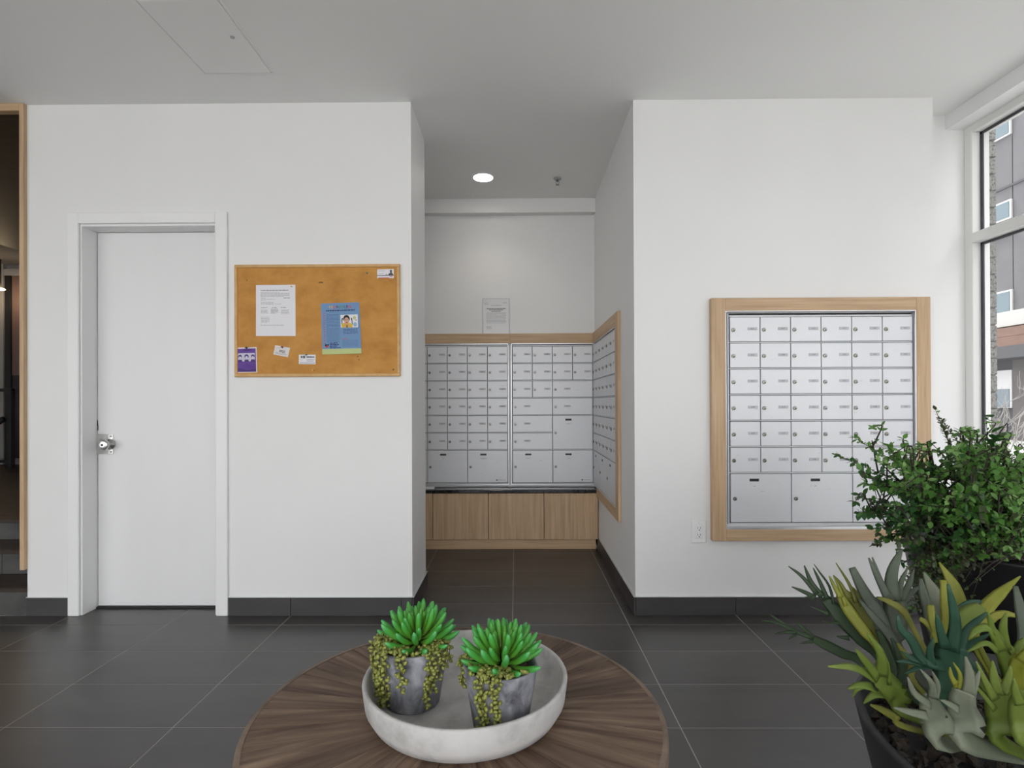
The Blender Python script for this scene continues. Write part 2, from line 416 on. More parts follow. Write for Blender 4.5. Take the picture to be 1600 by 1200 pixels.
# storefront behind the landing
M_dglass = mat('dark_store_glass', (.030,.026,.026), .12)
M_pink = mat('pinkish_reflection', (.14,.085,.075), .6)  # pinkish reflection in the store glass, put into the pane colour
M_greyp = mat('grey_post', (.30,.285,.28), .5)
M_amber = mat('amber_panel', (.30,.17,.06), .5)
Y2 = 6.6
w = MB(); w.box(XL, -2.667, Y2, Y2+.1, 0, 2.95)
struct(w.build('wall_far', M_greyp), 'grey wall at the back of the upper hall')
sf = struct(empty('window_3', (-6.1, Y2, .424)), 'dark glazed storefront at the back of the upper hall')
def sfb(n, u0, u1, z0, z1, dy, mm):
    a = at(u0, 600, Y=Y2).x; b = at(u1, 600, Y=Y2).x
    MB().bbox(a+6.1, b+6.1, -dy, 0, z0-.424, z1-.424, .002).build(n, mm, sf)
sfb('post', 3.5, 11, .43, 2.84, .05, M_greyp); sfb('dark_post', 12, 21, .43, 2.70, .04, M_black)
sfb('head', -35, 120, 2.70, 2.78, .045, M_greyp)
sfb('panel', -35, 3.5, .47, 2.70, .02, M_amber); sfb('pane', 21, 60, 1.5, 2.70, .02, M_pink); sfb('pane', 21, 60, .50, 1.5, .02, M_dglass); sfb('sill', -35, 60, .43, .47, .04, M_greyp)
M_warm = mat('warm_lamp', (1,.8,.5), .5, emit=(1,.75,.40), estr=9)
hl = empty('ceiling_lamp', (-6.05, 6.35, 2.84)); tag(hl, 'small warm glowing ceiling lamp in the hall beyond the stairs', 'lamp')
hl.location = at(1, 452, Y=6.35)
MB().tube([(0,0,.012),(0,0,2.84-hl.location.z)], .006, 6).build('stem', M_black, hl)
MB().lathe([(.03,-.012),(.045,0),(.03,.012)], n=16).build('glow_disc', M_warm, hl)
lt = bpy.data.lights.new('hall_lamp_light', 'POINT'); lt.energy = 2.5; lt.color = (1,.78,.5); lt.shadow_soft_size = .05
lo = bpy.data.objects.new('hall_lamp_light', lt); COL.objects.link(lo); lo.location = hl.location + Vector((0,-.02,-.08))

# --- window on the right
wn = struct(empty('window_1', (XR, 0, 0)), 'tall white framed window along the right wall')
def wb(n, x0, x1, y0, y1, z0, z1, mm=M_winframe, b=.003): return MB().bbox(x0-XR, x1-XR, y0, y1, z0, z1, b).build(n, mm, wn)
Y0W = YR
wb('frame_jamb', XR, XR+.10, Y0W-.055, Y0W, .10, 2.72)
wb('frame_head', XR, XR+.10, YBACK, Y0W-.055, 2.66, 2.72)
wb('frame_sill', XR, XR+.10, YBACK, Y0W-.055, .10, .16)
wb('transom', XR-.005, XR+.09, YBACK, Y0W-.055, 2.037, 2.092)
for yy in (1.95, .72, -.5, -1.4): wb('mullion', XR, XR+.10, yy-.03, yy+.03, .16, 2.66)
for (a, b) in ((2.092, 2.66), (.16, 2.037)):
    wb('gasket', XR+.045, XR+.055, Y0W-.072, Y0W-.055, a, b, M_gasket, .001)
    wb('gasket', XR+.045, XR+.055, 1.98, Y0W-.055, b-.014, b, M_gasket, .001)
    ys = [YBACK, -1.4, -.5, .72, 1.95, Y0W-.055]
    for p, q in zip(ys[:-1], ys[1:]): wb('pane', XR+.048, XR+.052, p+.03, q-.005, a, b, M_glass, .0005)
wn2 = struct(empty('window_2', (-2, YBACK, 0)), 'wide window behind the viewer')
for k in range(7):
    x = XL+1.55*k
    MB().bbox(x-.03+2, x+.03+2, -.06, .0, .12, 2.7, .003).build('mullion', M_winframe, wn2)
    if k < 6: MB().box(x+.03+2, x+1.52+2, -.04, -.036, .12, 2.7).build('pane', M_glass, wn2)

# ================================================================== OUTSIDE
M_bounce = noise_mat('pale_bounce_ground', [(.60,.59,.575), (.68,.67,.65)], (2,2,2), .9)  # unseen ground, made pale to bounce light up to the ceiling
g = MB(); g.box(-40, 2.75, -60, YBACK-.12, -.35, -.2)
tag(g.build('ground_bounce', M_bounce), 'unseen ground behind the viewer, made pale to bounce daylight inside', kind='structure')
g = MB(); g.box(2.75, 60, -60, 60, -.35, -.2)
tag(g.build('ground_street', noise_mat('street_asphalt', [(.28,.28,.28), (.35,.35,.345)], (2,2,2), .9)), 'grey asphalt street outside the window', kind='structure')
M_block = noise_mat('split_face_block', [(.05,.05,.047), (.19,.187,.178), (.26,.255,.245)], (85,85,85), .9, detail=3, stops=[.33,.45,.6], bump=.8, bscale=120, rand=True)
M_mort = mat('mortar', (.15,.148,.142), .9)
bc = empty('block_pillar', (2.85, 3.42, -.2)); tag(bc, 'rough grey concrete block pillar just outside the window', 'pillar')
MB().box(-.10, .013, -.11, .29, 0, 3.6).build('mortar_core', M_mort, bc)
for k in range(36):
    b = MB(); b.bbox(-.102, .019, -.12, .30, .1*k+.003, .1*k+.097, .005); b.build('block', M_block, bc)
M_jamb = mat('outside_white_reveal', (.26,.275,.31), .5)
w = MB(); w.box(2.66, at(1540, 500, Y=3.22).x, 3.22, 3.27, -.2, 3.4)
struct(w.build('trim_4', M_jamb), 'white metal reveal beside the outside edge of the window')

M_fac = noise_mat('grey_cladding', [(.082,.080,.086), (.105,.102,.108)], (1,1,1), .8)
M_facl = mat('white_window_trim', (.46,.46,.46), .6)
M_fglass = mat('blue_grey_window_glass', (.085,.125,.145), .15)
M_band = mat('cream_band', (.36,.355,.34), .7)
M_redw = noise_mat('reddish_wood_fascia', [(.10,.052,.036), (.145,.078,.055)], (2,2,8), .7)
M_seam = mat('cladding_joint', (.05,.05,.055), .8)
FB = 17.0
bd = empty('apartment_building', (FB, 20, -.2)); tag(bd, 'grey clad apartment building across the street', 'building')
def fb(n, x0, x1, y0, y1, z0, z1, mm, par=None):
    loc = par.location if par else Vector((0,0,0))
    return MB().box(x0-FB, x1-FB, y0-20, y1-20, z0+.2, z1+.2).build(n, mm, par or bd)
fb('core', FB+.06, FB+8, -14, 34, -.2, 15, M_seam)
ys = [-14, -11.8, -9.3, -6.8, -4.2, -1.7, .9, 3.5, 6, 8.7, 11.3, 13.9, 16.4, 18.93, 21.5, 24.1, 26.7, 29.3, 34]
zs = [4.15, 5.5, 8.56, 9.9, 13]
for a, b in zip(ys[:-1], ys[1:]):
    for c, e in ((4.15, 8.54), (8.56, 13), (13.02, 15)): fb('cladding_panel', FB, FB+.06, a+.02, b-.02, c+.02, e-.02, M_fac)
fb('joint_strip', FB-.04, FB, -14, 34, 8.50, 8.58, M_seam)
for y1 in (-4.2, 3.5, 11.2, 18.93, 26.6):
    for c, e in ((4.16, 4.9), (7.46, 8.0), (10.35, 10.95)):
        f = fb('window', FB-.06, FB, y1, y1+1.75, c-.06, e+.06, M_facl)
        MB().box(-.08, -.06, y1+.07-20, y1+1.68-20, c+.2, e+.2).build('pane', M_fglass, f)
    fb('window_cap', FB-.08, FB, y1, y1+1.75, 6.86, 6.96, M_facl)
fb('balcony_band', FB-.5, FB, -14, 34, 3.65, 4.15, M_band)
fb('fascia_beam', FB-.9, FB-.3, -14, 34, 2.95, 3.25, M_redw); fb('fascia_beam', FB-.9, FB-.3, -14, 34, 3.26, 3.55, M_redw)
fb('soffit', FB-.9, FB, -14, 34, 2.55, 2.95, M_seam)
M_shop = mat('shop_glass', (.10,.14,.17), .2)
for y1 in (-4.2, 3.5, 11.2, 18.93, 26.6):
    f = fb('shop_window', FB-.08, FB, y1, y1+2.4, .9, 2.2, M_facl)
    MB().box(-.10, -.08, y1+.08-20, y1+2.32-20, 1.12, 1.75).build('pane', M_shop, f)
for y0, y1 in ((-14, -4.2), (-1.8, 3.5), (5.9, 11.2), (13.6, 18.93), (21.3, 26.6)): fb('base_wall', FB-.05, FB, y0, y1, -.2, 2.55, mat('brown_base_cladding', (.09,.08,.08), .8))

# bare shrub outside
random.seed(11)
M_twig = mat('bare_twigs', (.26,.245,.225), .8)
sh = MB()
def twig(p, d, L, r, dep):
    pts = [p]; q = Vector(p); dd = Vector(d).normalized()
    for k in range(4):
        dd = (dd + Vector((random.uniform(-.25,.25), random.uniform(-.25,.25), random.uniform(-.18,.2)))).normalized(); q = q+dd*L/4; pts.append(q.copy())
    sh.tube(pts, [r*(1-.15*k) for k in range(5)], 4)
    if dep:
        for k in range(5):
            b = pts[random.randint(1, 4)]; d2 = (dd + Vector((random.uniform(-1,1), random.uniform(-1,1), random.uniform(-.2,.7)))).normalized(); twig(b, d2, L*.65, r*.6, dep-1)
sb = Vector((8.6, 9.9, -.2))
for k in range(9):
    a = random.uniform(0, 6.28); twig(sb, (math.cos(a)*.5, math.sin(a)*.5, 1), random.uniform(.8, 1.25), .012, 2)
tag(sh.build('bare_shrub', M_twig, None, sb), 'leafless shrub with pale tangled twigs outside the window', 'shrub')

# ================================================================== MAILBOXES
PITCH_C, PITCH_R = .163, .1402
_dm = {}
def door_mesh(w, h):
    k = (round(w, 3), round(h, 3))
    if k not in _dm:
        b = MB(); b.bbox(0, w, -.014, 0, 0, h, .0012); _dm[k] = b.mesh('mailbox_door', M_mail)
    return _dm[k]
lk = MB(); lk.lathe([(.0105,0),(.0105,.0035),(.0085,.005)], n=14); lk.v = [(x, -z, y) for x, y, z in lk.v]; lk.f = [f for f in lk.f]
lk.add([(-.0012,-.0054,-.006),(.0012,-.0054,-.006),(.0012,-.0054,.002),(-.0012,-.0054,.002)], [(0,1,2,3)], 1)
lk.add([(.001,-.0053,-.004),(.007,-.0053,-.001),(.006,-.0053,-.006),(.002,-.0053,-.008)], [(3,2,1,0)], 1)
LOCK = lk.mesh('lock', [M_lock, M_dark])
_lb = {}
def label_mesh(num, dark=True):
    if num not in _lb:
        b = MB(); b.bbox(-.026, .026, -.0016, 0, -.008, .008, .0005, 0)
        vs, fs = text_geo(str(num), .0125)
        b.add([(v.x, -.0019, v.y-.0005) for v in vs], fs, 1)
        _lb[num] = b.mesh('number_label', [M_plate, M_ink])
    return _lb[num]
sl = MB(); sl.bbox(-.025, .025, -.0012, 0, -.0075, .0075, .0004); SLOT = sl.mesh('mail_slot', M_black)
bl = MB(); bl.bbox(-.025, .025, -.0012, 0, -.0085, .0085, .0004); bl.quadxz(-.006,.006,-.0015,.0015,-.0015,1); BLANK = bl.mesh('number_label', [mat('pale_label', (.74,.74,.77), .5), M_greyink])
lg = MB(); lg.quadxz(-.045, .045, -.007, .007, -.0004, 0); lg.quadxz(-.042, -.031, -.0055, .0055, -.0008, 1)
for k in range(9): lg.quadxz(-.022+.0065*k, -.0175+.0065*k, -.002, .002, -.0008, 2)
LOGO = lg.mesh('maker_sticker', [mat('sticker_white', (.78,.78,.80), .5), M_ink, M_greyink])

def mailbox_bank(name, label, loc, rotz, layout, x_left, z_top, frame, first, sticker=False, ncol=6):
    """local space: x to the right, z world height, wall plane at y=0, front towards -y.
       layout rows: list of (row, col, col span, row span, kind)"""
    root = empty(name, (loc[0], loc[1], 0), rotz); tag(root, label, 'mailboxes')
    b = MB(); W = PITCH_C*ncol; zb = z_top-6*PITCH_R-.266
    MB().box(x_left-.010, x_left+W+.010, -.004, 0, zb-.010, z_top+.018).build('backing', M_dark, root)
    for r in range(0, 7):
        z = z_top-PITCH_R*r
        MB().box(x_left, x_left+W, -.011, -.004, z-.0026, z+(.0026 if r else .0065)).build('divider_bar', M_bar, root)
    MB().box(x_left, x_left+W, -.011, -.004, zb-.0085, zb-.003).build('divider_bar', M_bar, root)
    MB().box(x_left-.0095, x_left-.0035, -.012, -.004, zb-.010, z_top+.014).build('side_strip', M_bar, root)
    n = first
    for (r, c, cs, rs, kind) in layout:
        x0 = x_left+PITCH_C*c; w_ = PITCH_C*cs
        zt = z_top-PITCH_R*r-.0056
        h = (.266-.008 if kind == 'big' else PITCH_R*rs-.0104)
        dr = link('mailbox_door', door_mesh(w_-.0044, h), root, (x0+.0022, -.004, zt-h))
        lc = link('lock', LOCK, dr, (.017 if kind == 'small' else .021, -.014, h*.5-.003))
        if kind == 'small':
            num = first + 6*c + r
            link('number_label', label_mesh(num), dr, (.119, -.014, h*.5+.003))
        elif kind == 'wide':
            link('number_label', label_mesh(first+6*c+r), dr, (.118, -.014, h*.5+.003))
        else:
            link('mail_slot', SLOT, dr, (.125, -.014, h-.032)); link('number_label', BLANK, dr, (.125, -.014, h-.064))
    if sticker:
        link('maker_sticker', LOGO, root, (x_left+W-.052, -.0185, zb+.022))
    # metal rim and wooden surround
    for (a, b_, c, d_) in frame['rim']:
        MB().bbox(a, b_, -frame['dep'], 0, c, d_, .001).build('metal_rim', M_alu, root)
    for (a, b_, c, d_, hz) in frame['wood']:
        MB().bbox(a, b_, -frame['dep']-.002, 0, c, d_, .002).build('frame_rail' if hz else 'frame_stile', M_oakh if hz else M_oakv, root)
    return root
FULL = [(r, c, 1, 1, 'small') for r in range(6) for c in range(6)] + [(6, c, 2, 1, 'big') for c in (0, 2, 4)]
def rim_wood(xl, xr, zt, zb, i, o, t=.012):
    """xl..xr, zb..zt: door field; i: gap to inner wood; o: wood outer"""
    pass
# front right bank
zt = 1.607
A = at(1111.5, 465.5, Y=YW-.035); B = at(1456.5, 845, Y=YW-.035)
ia = at(1135, 487, Y=YW-.035); ib = at(1432.5, 823, Y=YW-.035)
fx0, fx1, fz1, fz0 = A.x, B.x, A.z, B.z
ix0, ix1, iz1, iz0 = ia.x, ib.x, ia.z, ib.z
rim = .005
mailbox_bank('mailbox_bank', 'bank of silver mailboxes in a light oak frame beside the window', (0, YW), 0, FULL, 1.146, zt,
    dict(dep=.033, rim=[(ix0-rim, ix0, iz0, iz1), (ix1, ix1+rim, iz0, iz1), (ix0-rim, ix1+rim, iz1, iz1+rim), (ix0-rim, ix1+rim, iz0-.014, iz0)],
         wood=[(fx0, ix0-rim, fz0, fz1, False), (ix1+rim, fx1, fz0, fz1, False), (ix0-rim, ix1+rim, iz1+rim, fz1, True), (ix0-rim, ix1+rim, fz0, iz0-.014, True)]), 601)
# niche banks
LAY4 = [(r, c, 1, 1, 'small') for r in range(6) for c in range(6)] + [(6, c, 2, 1, 'big') for c in (0, 2, 4)]
zt2 = 1.607; zb2 = zt2-6*PITCH_R-.266
rails = [(-1.05-.0, -.064, 1.628, 1.708, True)]
xl = -.071-6*PITCH_C
mailbox_bank('mailbox_bank', 'left bank of silver mailboxes on the niche back wall', (0, YB), 0, LAY4, xl, zt2,
    dict(dep=.02, rim=[(-.069, -.062, zb2-.012, 1.626), (xl-.008, xl, zb2-.012, 1.626), (xl, -.062, 1.619, 1.628), (xl, -.062, zb2-.020, zb2-.012)],
         wood=[(xl-.10, -.051, 1.628, 1.708, True)]), 201, True)
LAYR = [(0,c,1,1,'small') for c in range(4)] + [(1,c,1,1,'small') for c in range(4)] + [(2,0,1,1,'small'),(2,1,1,1,'small'),(2,2,2,1,'wide'),
        (3,0,2,1,'wide'),(3,2,2,1,'wide'),(4,0,2,1,'wide'),(4,2,2,2,'tall'),(5,0,2,1,'wide'),(6,0,2,1,'big'),(6,2,2,1,'big')]
mailbox_bank('mailbox_bank', 'right bank of silver mailboxes on the niche back wall with wide parcel doors', (0, YB), 0, LAYR, -.033, zt2,
    dict(dep=.02, rim=[(-.044, -.036, zb2-.012, 1.626), (.6205, .6275, zb2-.012, 1.626), (-.044, .6275, 1.619, 1.628), (-.044, .6275, zb2-.020, zb2-.012)],
         wood=[(-.051, .6275, 1.628, 1.708, True)]), 301, True, ncol=4)
# bank on the niche right wall: local x runs towards the viewer
yl = YB-.036
mailbox_bank('mailbox_bank', 'bank of silver mailboxes in an oak frame on the niche side wall', (NR, yl), -math.pi/2, FULL, 0.0, zt2,
    dict(dep=.018, rim=[(-.010, -.004, zb2-.014, 1.626), (.980, .986, zb2-.014, 1.626), (-.004, .980, 1.619, 1.626), (-.004, .980, zb2-.014, zb2-.008)],
         wood=[(.986, 1.078, .415, 1.708, False), (-.0135, .986, 1.626, 1.708, True), (.16, .986, .415, zb2-.014, True)]), 401)

# ================================================================== CABINET + COUNTER + small niche things
cb = empty('niche_cabinet', (-.35, 4.39, 0)); tag(cb, 'low light oak cabinet under the black counter in the niche', 'cabinet')
def cbx(n, x0, x1, y0, y1, z0, z1, mm, b=.0015): return MB().bbox(x0+.35, x1+.35, y0-4.39, y1-4.39, z0, z1, b).build(n, mm, cb)
cbx('body', -1.35, .633, 4.312, YB-.001, .078, .443, M_dark)
cbx('plinth', -1.35, .618, 4.315, 4.34, 0, .073, M_oakh)
edges = [-1.093, -.657, -.222, .212, .634]
for a, b in zip(edges[:-1], edges[1:]): cbx('door', a+.0022, b-.0022, 4.292, 4.311, .080, .440, M_oakv)
cbx('door', -1.348, -1.095, 4.292, 4.311, .080, .440, M_oakv)
ct = MB(); ct.bbox(-1.35, .634, 4.283, YB-.001, .444, .468, .002)
tag(ct.build('countertop', M_stone, None, (-.35, 4.38, .444)), 'polished black stone counter below the niche mailboxes', 'countertop')
ev = MB(); ev.bbox(-.80, -.655, 4.33, 4.41, .4685, .476, .001)
tag(ev.build('envelope', M_paper, None, (-.73, 4.37, .4685)), 'small white stack of envelopes at the left end of the counter', 'envelope')

# notice standing on the mailbox rail
def textlines(b, x0, x1, z1, n, dz, h, y, mi, dens=1.0, last=None):
    for k in range(n):
        z = z1-dz*k; x = x0
        xe = x1 if (last is None or k < n-1) else x0+(x1-x0)*last
        while x < xe-.002:
            L_ = min(random.uniform(.006, .018), xe-x); b.quadxz(x, x+L_, z-h, z, y, mi); x += L_+.0022*dens
random.seed(5)
N0, N1 = at(754.5, 466.5, Y=YB-.012), at(796, 520.5, Y=YB-.012)
b = MB(); x0, x1, z1, z0 = N0.x, N1.x, N0.z, 1.7085
yy = YB-.0125
b.bbox(x0, x1, YB-.012, YB-.006, z0, z1, .0008, 0)
e = .0022
for q in ((x0, x0+e, z0, z1), (x1-e, x1, z0, z1), (x0, x1, z1-e, z1)): b.quadxz(*q, yy, 2)
b.polyxz([(x0+.012,z1-.018),(x0+.024,z1-.018),(x0+.028,z1-.010),(x0+.025,z1-.012),(x0+.022,z1-.015)], yy, 2)
textlines(b, x0+.012, x0+.045, z1-.033, 2, .012, .003, yy, 3); textlines(b, x1-.055, x1-.02, z1-.034, 1, .01, .003, yy, 3)
textlines(b, x0+.065, x1-.065, z1-.055, 1, .01, .004, yy, 3)
textlines(b, x0+.030, x1-.030, z1-.080, 1, .01, .0055, yy, 1); textlines(b, x0+.05, x1-.05, z1-.090, 1, .01, .0055, yy, 1); textlines(b, x0+.07, x1-.07, z1-.101, 1, .01, .0055, yy, 1)
textlines(b, x0+.028, x1-.028, z1-.116, 9, .0102, .0028, yy, 3); textlines(b, x0+.028, x0+.07, z1-.223, 3, .011, .003, yy, 3)
M_acr = mat('glossy_notice_paper', (.76,.76,.77), .25)
tag(b.build('notice_sheet', [M_acr, M_ink, M_greyp, M_greyink], None, ((x0+x1)/2, YB-.009, z0)), 'white printed notice standing on the oak rail in the niche', 'notice')

# downlight and sprinkler
dl = empty('downlight', (-.235, 3.99, CEIL)); tag(dl, 'round recessed ceiling downlight glowing in the niche', 'downlight')
MB().lathe([(.068,-.001),(.080,-.004),(.084,-.0005)], n=32, cap0=False, cap1=False).build('trim_ring', M_trim, dl)
M_led = mat('led_lens', (1,1,1), .5, emit=(1,.96,.89), estr=14)
MB().lathe([(.069,-.003),(.03,-.0035),(.001,-.0036)], n=32, cap0=False, cap1=False).build('lens', M_led, dl)
la = bpy.data.lights.new('downlight_beam', 'SPOT'); la.energy = 4; la.color = (1,.90,.78); la.spot_size = math.radians(130); la.spot_blend = .7; la.shadow_soft_size = .06
lo = bpy.data.objects.new('downlight_beam', la); COL.objects.link(lo); lo.location = (-.235, 3.99, CEIL-.02)
sk = empty('sprinkler', (.306, 4.016, CEIL)); tag(sk, 'small chrome fire sprinkler head on the niche ceiling', 'sprinkler')
MB().lathe([(.030,-.001),(.028,-.006),(.012,-.010)], n=20).build('escutcheon', M_alug, sk)
MB().tube([(0,0,-.008),(0,0,-.028)], [.008,.005], 8).build('body', M_lock, sk)
y_ = MB()
for s in (-1, 1): y_.tube([(s*.006,0,-.014),(s*.013,0,-.028),(s*.003,0,-.044)], .0022, 5)
y_.build('yoke', M_lock, sk)
MB().lathe([(.003,-.043),(.014,-.045),(.014,-.047)], n=14).build('deflector', M_lock, sk)

# wall outlet
oc = at(1091.5, 830.5, Y=YW)
ou = empty('wall_outlet', (oc.x, YW, oc.z)); tag(ou, 'white double power outlet on the right wall', 'outlet')
MB().bbox(-.040,.040,-.008,0,-.060,.060,.003).build('cover_plate', M_white, ou)
rc = MB().bbox(-.018,.018,-.0105,-.008,-.036,.036,.001).build('receptacle', M_white, ou)
hs = MB()
for z in (.014, -.022):
    hs.quadxz(-.0085,-.0060,z+.003,z+.012,-.0107); hs.quadxz(.0055,.0080,z+.003,z+.012,-.0107); hs.disc_xz(0, z-.004, .0032, .0034, -.0107, 0, 8)
hs.build('socket_holes', M_dark, rc)
MB().quadxz(-.001,.001,.044,.049,-.0083).build('screw', M_greyink, ou)

# ================================================================== CORK BOARD
YC = YW-.018
P0, P1 = at(365.5, 413.5, Y=YC), at(625, 588, Y=YC)
cx0, cx1, cz1, cz0 = P0.x, P1.x, P0.z, P1.z
bo = Vector(((cx0+cx1)/2, YW, cz0))
ck = empty('cork_board', bo); tag(ck, 'cork notice board in an oak frame beside the door', 'notice board')
t = .017
MB().box(cx0+.004-bo.x, cx1-.004-bo.x, -.012, 0, .004, cz1-cz0-.004).build('cork_panel', M_cork, ck)
for (a, b_, c, d_) in ((cx0, cx1, cz1-t, cz1), (cx0, cx1, cz0, cz0+t), (cx0, cx0+t, cz0+t, cz1-t), (cx1-t, cx1, cz0+t, cz1-t)):
    MB().bbox(a-bo.x, b_-bo.x, -.018, 0, c-bo.z, d_-bo.z, .003).build('frame_strip', M_corkfr, ck)
st_ = MB()
random.seed(21)
def smear(u, v, w, h):
    p = at(u, v, Y=YW-.0122); st_.polyxz([(p.x-bo.x+w*math.cos(a)*random.uniform(.6,1.1), p.z-bo.z+h*math.sin(a)*random.uniform(.6,1.1)) for a in [k*.628 for k in range(10)]], -.0123)
smear(501, 441.5, .018, .005); smear(559, 557, .006, .004); smear(386, 438, .004, .003); smear(561, 562, .004, .005)
st_.build('stain', mat('cork_stain', (.20,.10,.03), .9), ck)
YP = YW-.0128
def px2(u, v): p = at(u, v, Y=YP); return p.x, p.z
def sheet(corners, curl=0.0):
    """corners TL,TR,BR,BL in photo px -> local frame builder"""
    TL, TR, BR, BL = [Vector((*px2(*c),)) for c in corners]
    def P(s, t_, dy=0):           # s right 0..1, t down 0..1
        top = TL.lerp(TR, s); bot = BL.lerp(BR, s); q = top.lerp(bot, t_)
        return (q.x, YP-.0006-dy-curl*t_*t_, q.y)
    b = MB(); n = 6
    vs = [P(i/n, j/n) for j in range(n+1) for i in range(n+1)]
    fs = [(j*(n+1)+i, (j+1)*(n+1)+i, (j+1)*(n+1)+i+1, j*(n+1)+i+1) for j in range(n) for i in range(n)]
    b.add(vs, fs, 0)
    vs2 = [(x, YP+.0004, z) for x, y, z in vs]; b.add(vs2, [f[::-1] for f in fs], 0)
    rim_ = [i for i in range(n+1)] + [j*(n+1)+n for j in range(1, n+1)] + [n*(n+1)+i for i in range(n-1, -1, -1)] + [j*(n+1) for j in range(n-1, 0, -1)]
    m_ = len(rim_); b.add([vs[i] for i in rim_]+[vs2[i] for i in rim_], [(k, (k+1)%m_, m_+(k+1)%m_, m_+k) for k in range(m_)], 0)
    def rect(s0, t0, s1, t1, mi, dy=.0004): b.add([P(s0,t1,dy),P(s1,t1,dy),P(s1,t0,dy),P(s0,t0,dy)], [(0,1,2,3)], mi)
    def poly(pts, mi, dy=.0007): b.add([P(s,t_,dy) for s, t_ in pts], [tuple(range(len(pts)))], mi)
    def ell(cs, ctt, rs, rt, mi, dy=.0007, n=14): poly([(cs+rs*math.cos(-6.2832*k/n), ctt-rt*math.sin(-6.2832*k/n)) for k in range(n)][::-1], mi, dy)
    def lines(s0, s1, t0, n, dt, h, mi, last=None):
        for k in range(n):
            s = s0; e_ = s1 if last is None or k < n-1 else s0+(s1-s0)*last
            while s < e_-.01:
                L_ = min(random.uniform(.03, .09), e_-s); rect(s, t0+dt*k, s+L_, t0+dt*k+h, mi); s += L_+.012
    b.rect, b.poly, b.ell, b.lines, b.P = rect, poly, ell, lines, P
    return b
# white typed letter
b = sheet([(400, 445.5), (461.5, 444.8), (462, 525), (400, 525)])
b.lines(.12, .82, .10, 1, .03, .011, 1); b.lines(.12, .60, .138, 1, .03, .006, 2); b.lines(.12, .85, .163, 4, .021, .007, 2, .8); b.lines(.13,.26,.252,1,.03,.008,2); b.lines(.70,.86,.252,1,.03,.009,1)
b.lines(.13,.48,.278,1,.03,.006,2); b.lines(.13,.24,.30,1,.03,.006,2); b.lines(.13,.45,.338,3,.018,.006,2,1); b.lines(.25,.66,.372,1,.03,.006,2)
b.lines(.13,.30,.44,1,.03,.009,1); b.lines(.40,.54,.44,1,.03,.009,1); b.lines(.63,.78,.44,1,.03,.009,1)
b.lines(.13,.30,.49,4,.018,.007,2); b.lines(.38,.56,.47,6,.016,.008,2,.6); b.lines(.64,.84,.49,5,.018,.006,2)
b.lines(.13,.34,.63,6,.021,.006,2,.8); b.lines(.12,.72,.785,1,.03,.008,2)
tag(b.build('typed_letter', [M_paper, M_ink, M_greyink]), 'white typed letter pinned on the left half of the cork board', 'paper')
# blue flyer
M_blue = mat('blue_flyer_paper', (.155,.29,.50), .6); M_yg = mat('pale_green_strip', (.50,.58,.24), .6); M_navy = mat('navy_print', (.02,.035,.15), .7)
M_dblue = mat('darker_blue_print', (.075,.15,.29), .7); M_red = mat('red_print', (.55,.05,.05), .6); M_grn = mat('green_print', (.06,.28,.12), .6); M_org = mat('orange_print', (.75,.38,.03), .6)
M_skin = mat('portrait_skin_print', (.62,.36,.25), .7); M_hair = mat('black_hair_print', (.012,.012,.016), .7); M_yel = mat('yellow_print', (.72,.47,.02), .6)
FL = [M_blue, M_paper, M_yg, M_navy, M_dblue, M_red, M_grn, M_org, M_skin, M_hair, M_yel, mat('pale_blue_print', (.30,.46,.60), .7)]
b = sheet([(501.2, 474.5), (561.2, 472.2), (565, 552.5), (504, 554)], curl=.003)
b.rect(0, .895, 1, 1, 2)
for k, (mi, s) in enumerate(((10,.22),(7,.27),(5,.325),(5,.375),(3,.42),(6,.465),(6,.515),(6,.565),(4,.61),(3,.66),(5,.71),(5,.755))):
    b.rect(s, .05+.004*(k%2), s+.012, .105, mi, .0006); b.rect(s, .05+.025*(k%3), s+.034, .062+.025*(k%3), mi, .0006)
    if k % 2: b.rect(s+.024, .05, s+.034, .105, mi, .0006)
b.lines(.13, .88, .135, 1, .02, .022, 3)
b.lines(.05, .10, .19, 14, .045, .012, 5); b.lines(.13, .46, .215, 21, .027, .009, 4)
b.rect(.50, .235, .945, .485, 1, .0005)
b.ell(.655, .315, .085, .075, 9); b.poly([(.52,.34),(.535,.30),(.565,.29),(.56,.32),(.545,.35),(.545,.43),(.525,.42)], 9); b.poly([(.79,.30),(.765,.295),(.77,.32),(.785,.35),(.785,.44),(.805,.43),(.805,.34)], 9)
b.poly([(.53,.485),(.52,.42),(.57,.395),(.74,.395),(.80,.43),(.80,.485)], 10, .0008); b.ell(.655, .352, .064, .066, 8, .0010); b.ell(.632, .335, .012, .007, 9, .0012, 8); b.ell(.678, .335, .012, .007, 9, .0012, 8); b.ell(.657, .392, .026, .013, 5, .0012, 10)
b.poly([(.645,.485),(.65,.43),(.67,.43),(.675,.485)], 9, .0011); b.ell(.61,.45,.022,.035,8,.0012,10); b.ell(.705,.45,.022,.035,8,.0012,10)
b.ell(.86,.30,.045,.035,2,.0007,10); b.ell(.90,.345,.016,.012,5,.0007,8); b.ell(.87,.43,.05,.045,11,.0007,12)
b.lines(.55,.93,.515,4,.026,.008,3); b.lines(.52,.66,.70,1,.03,.01,5); b.lines(.53,.93,.735,5,.028,.008,4)
for k in range(4): b.lines(.20, .40+.03*(k%2)+.05*(k==3), .775+.030*k, 1, .03, .017, 3)
b.ell(.10,.82,.028,.024,9,.0007,8); b.ell(.155,.815,.022,.02,9,.0007,8); b.ell(.125,.85,.04,.022,5,.0006,8)
b.lines(.08,.22,.945,1,.03,.012,7); b.lines(.30,.52,.925,2,.03,.007,6); b.lines(.57,.68,.93,1,.03,.018,5); b.lines(.72,.92,.925,2,.03,.012,6)
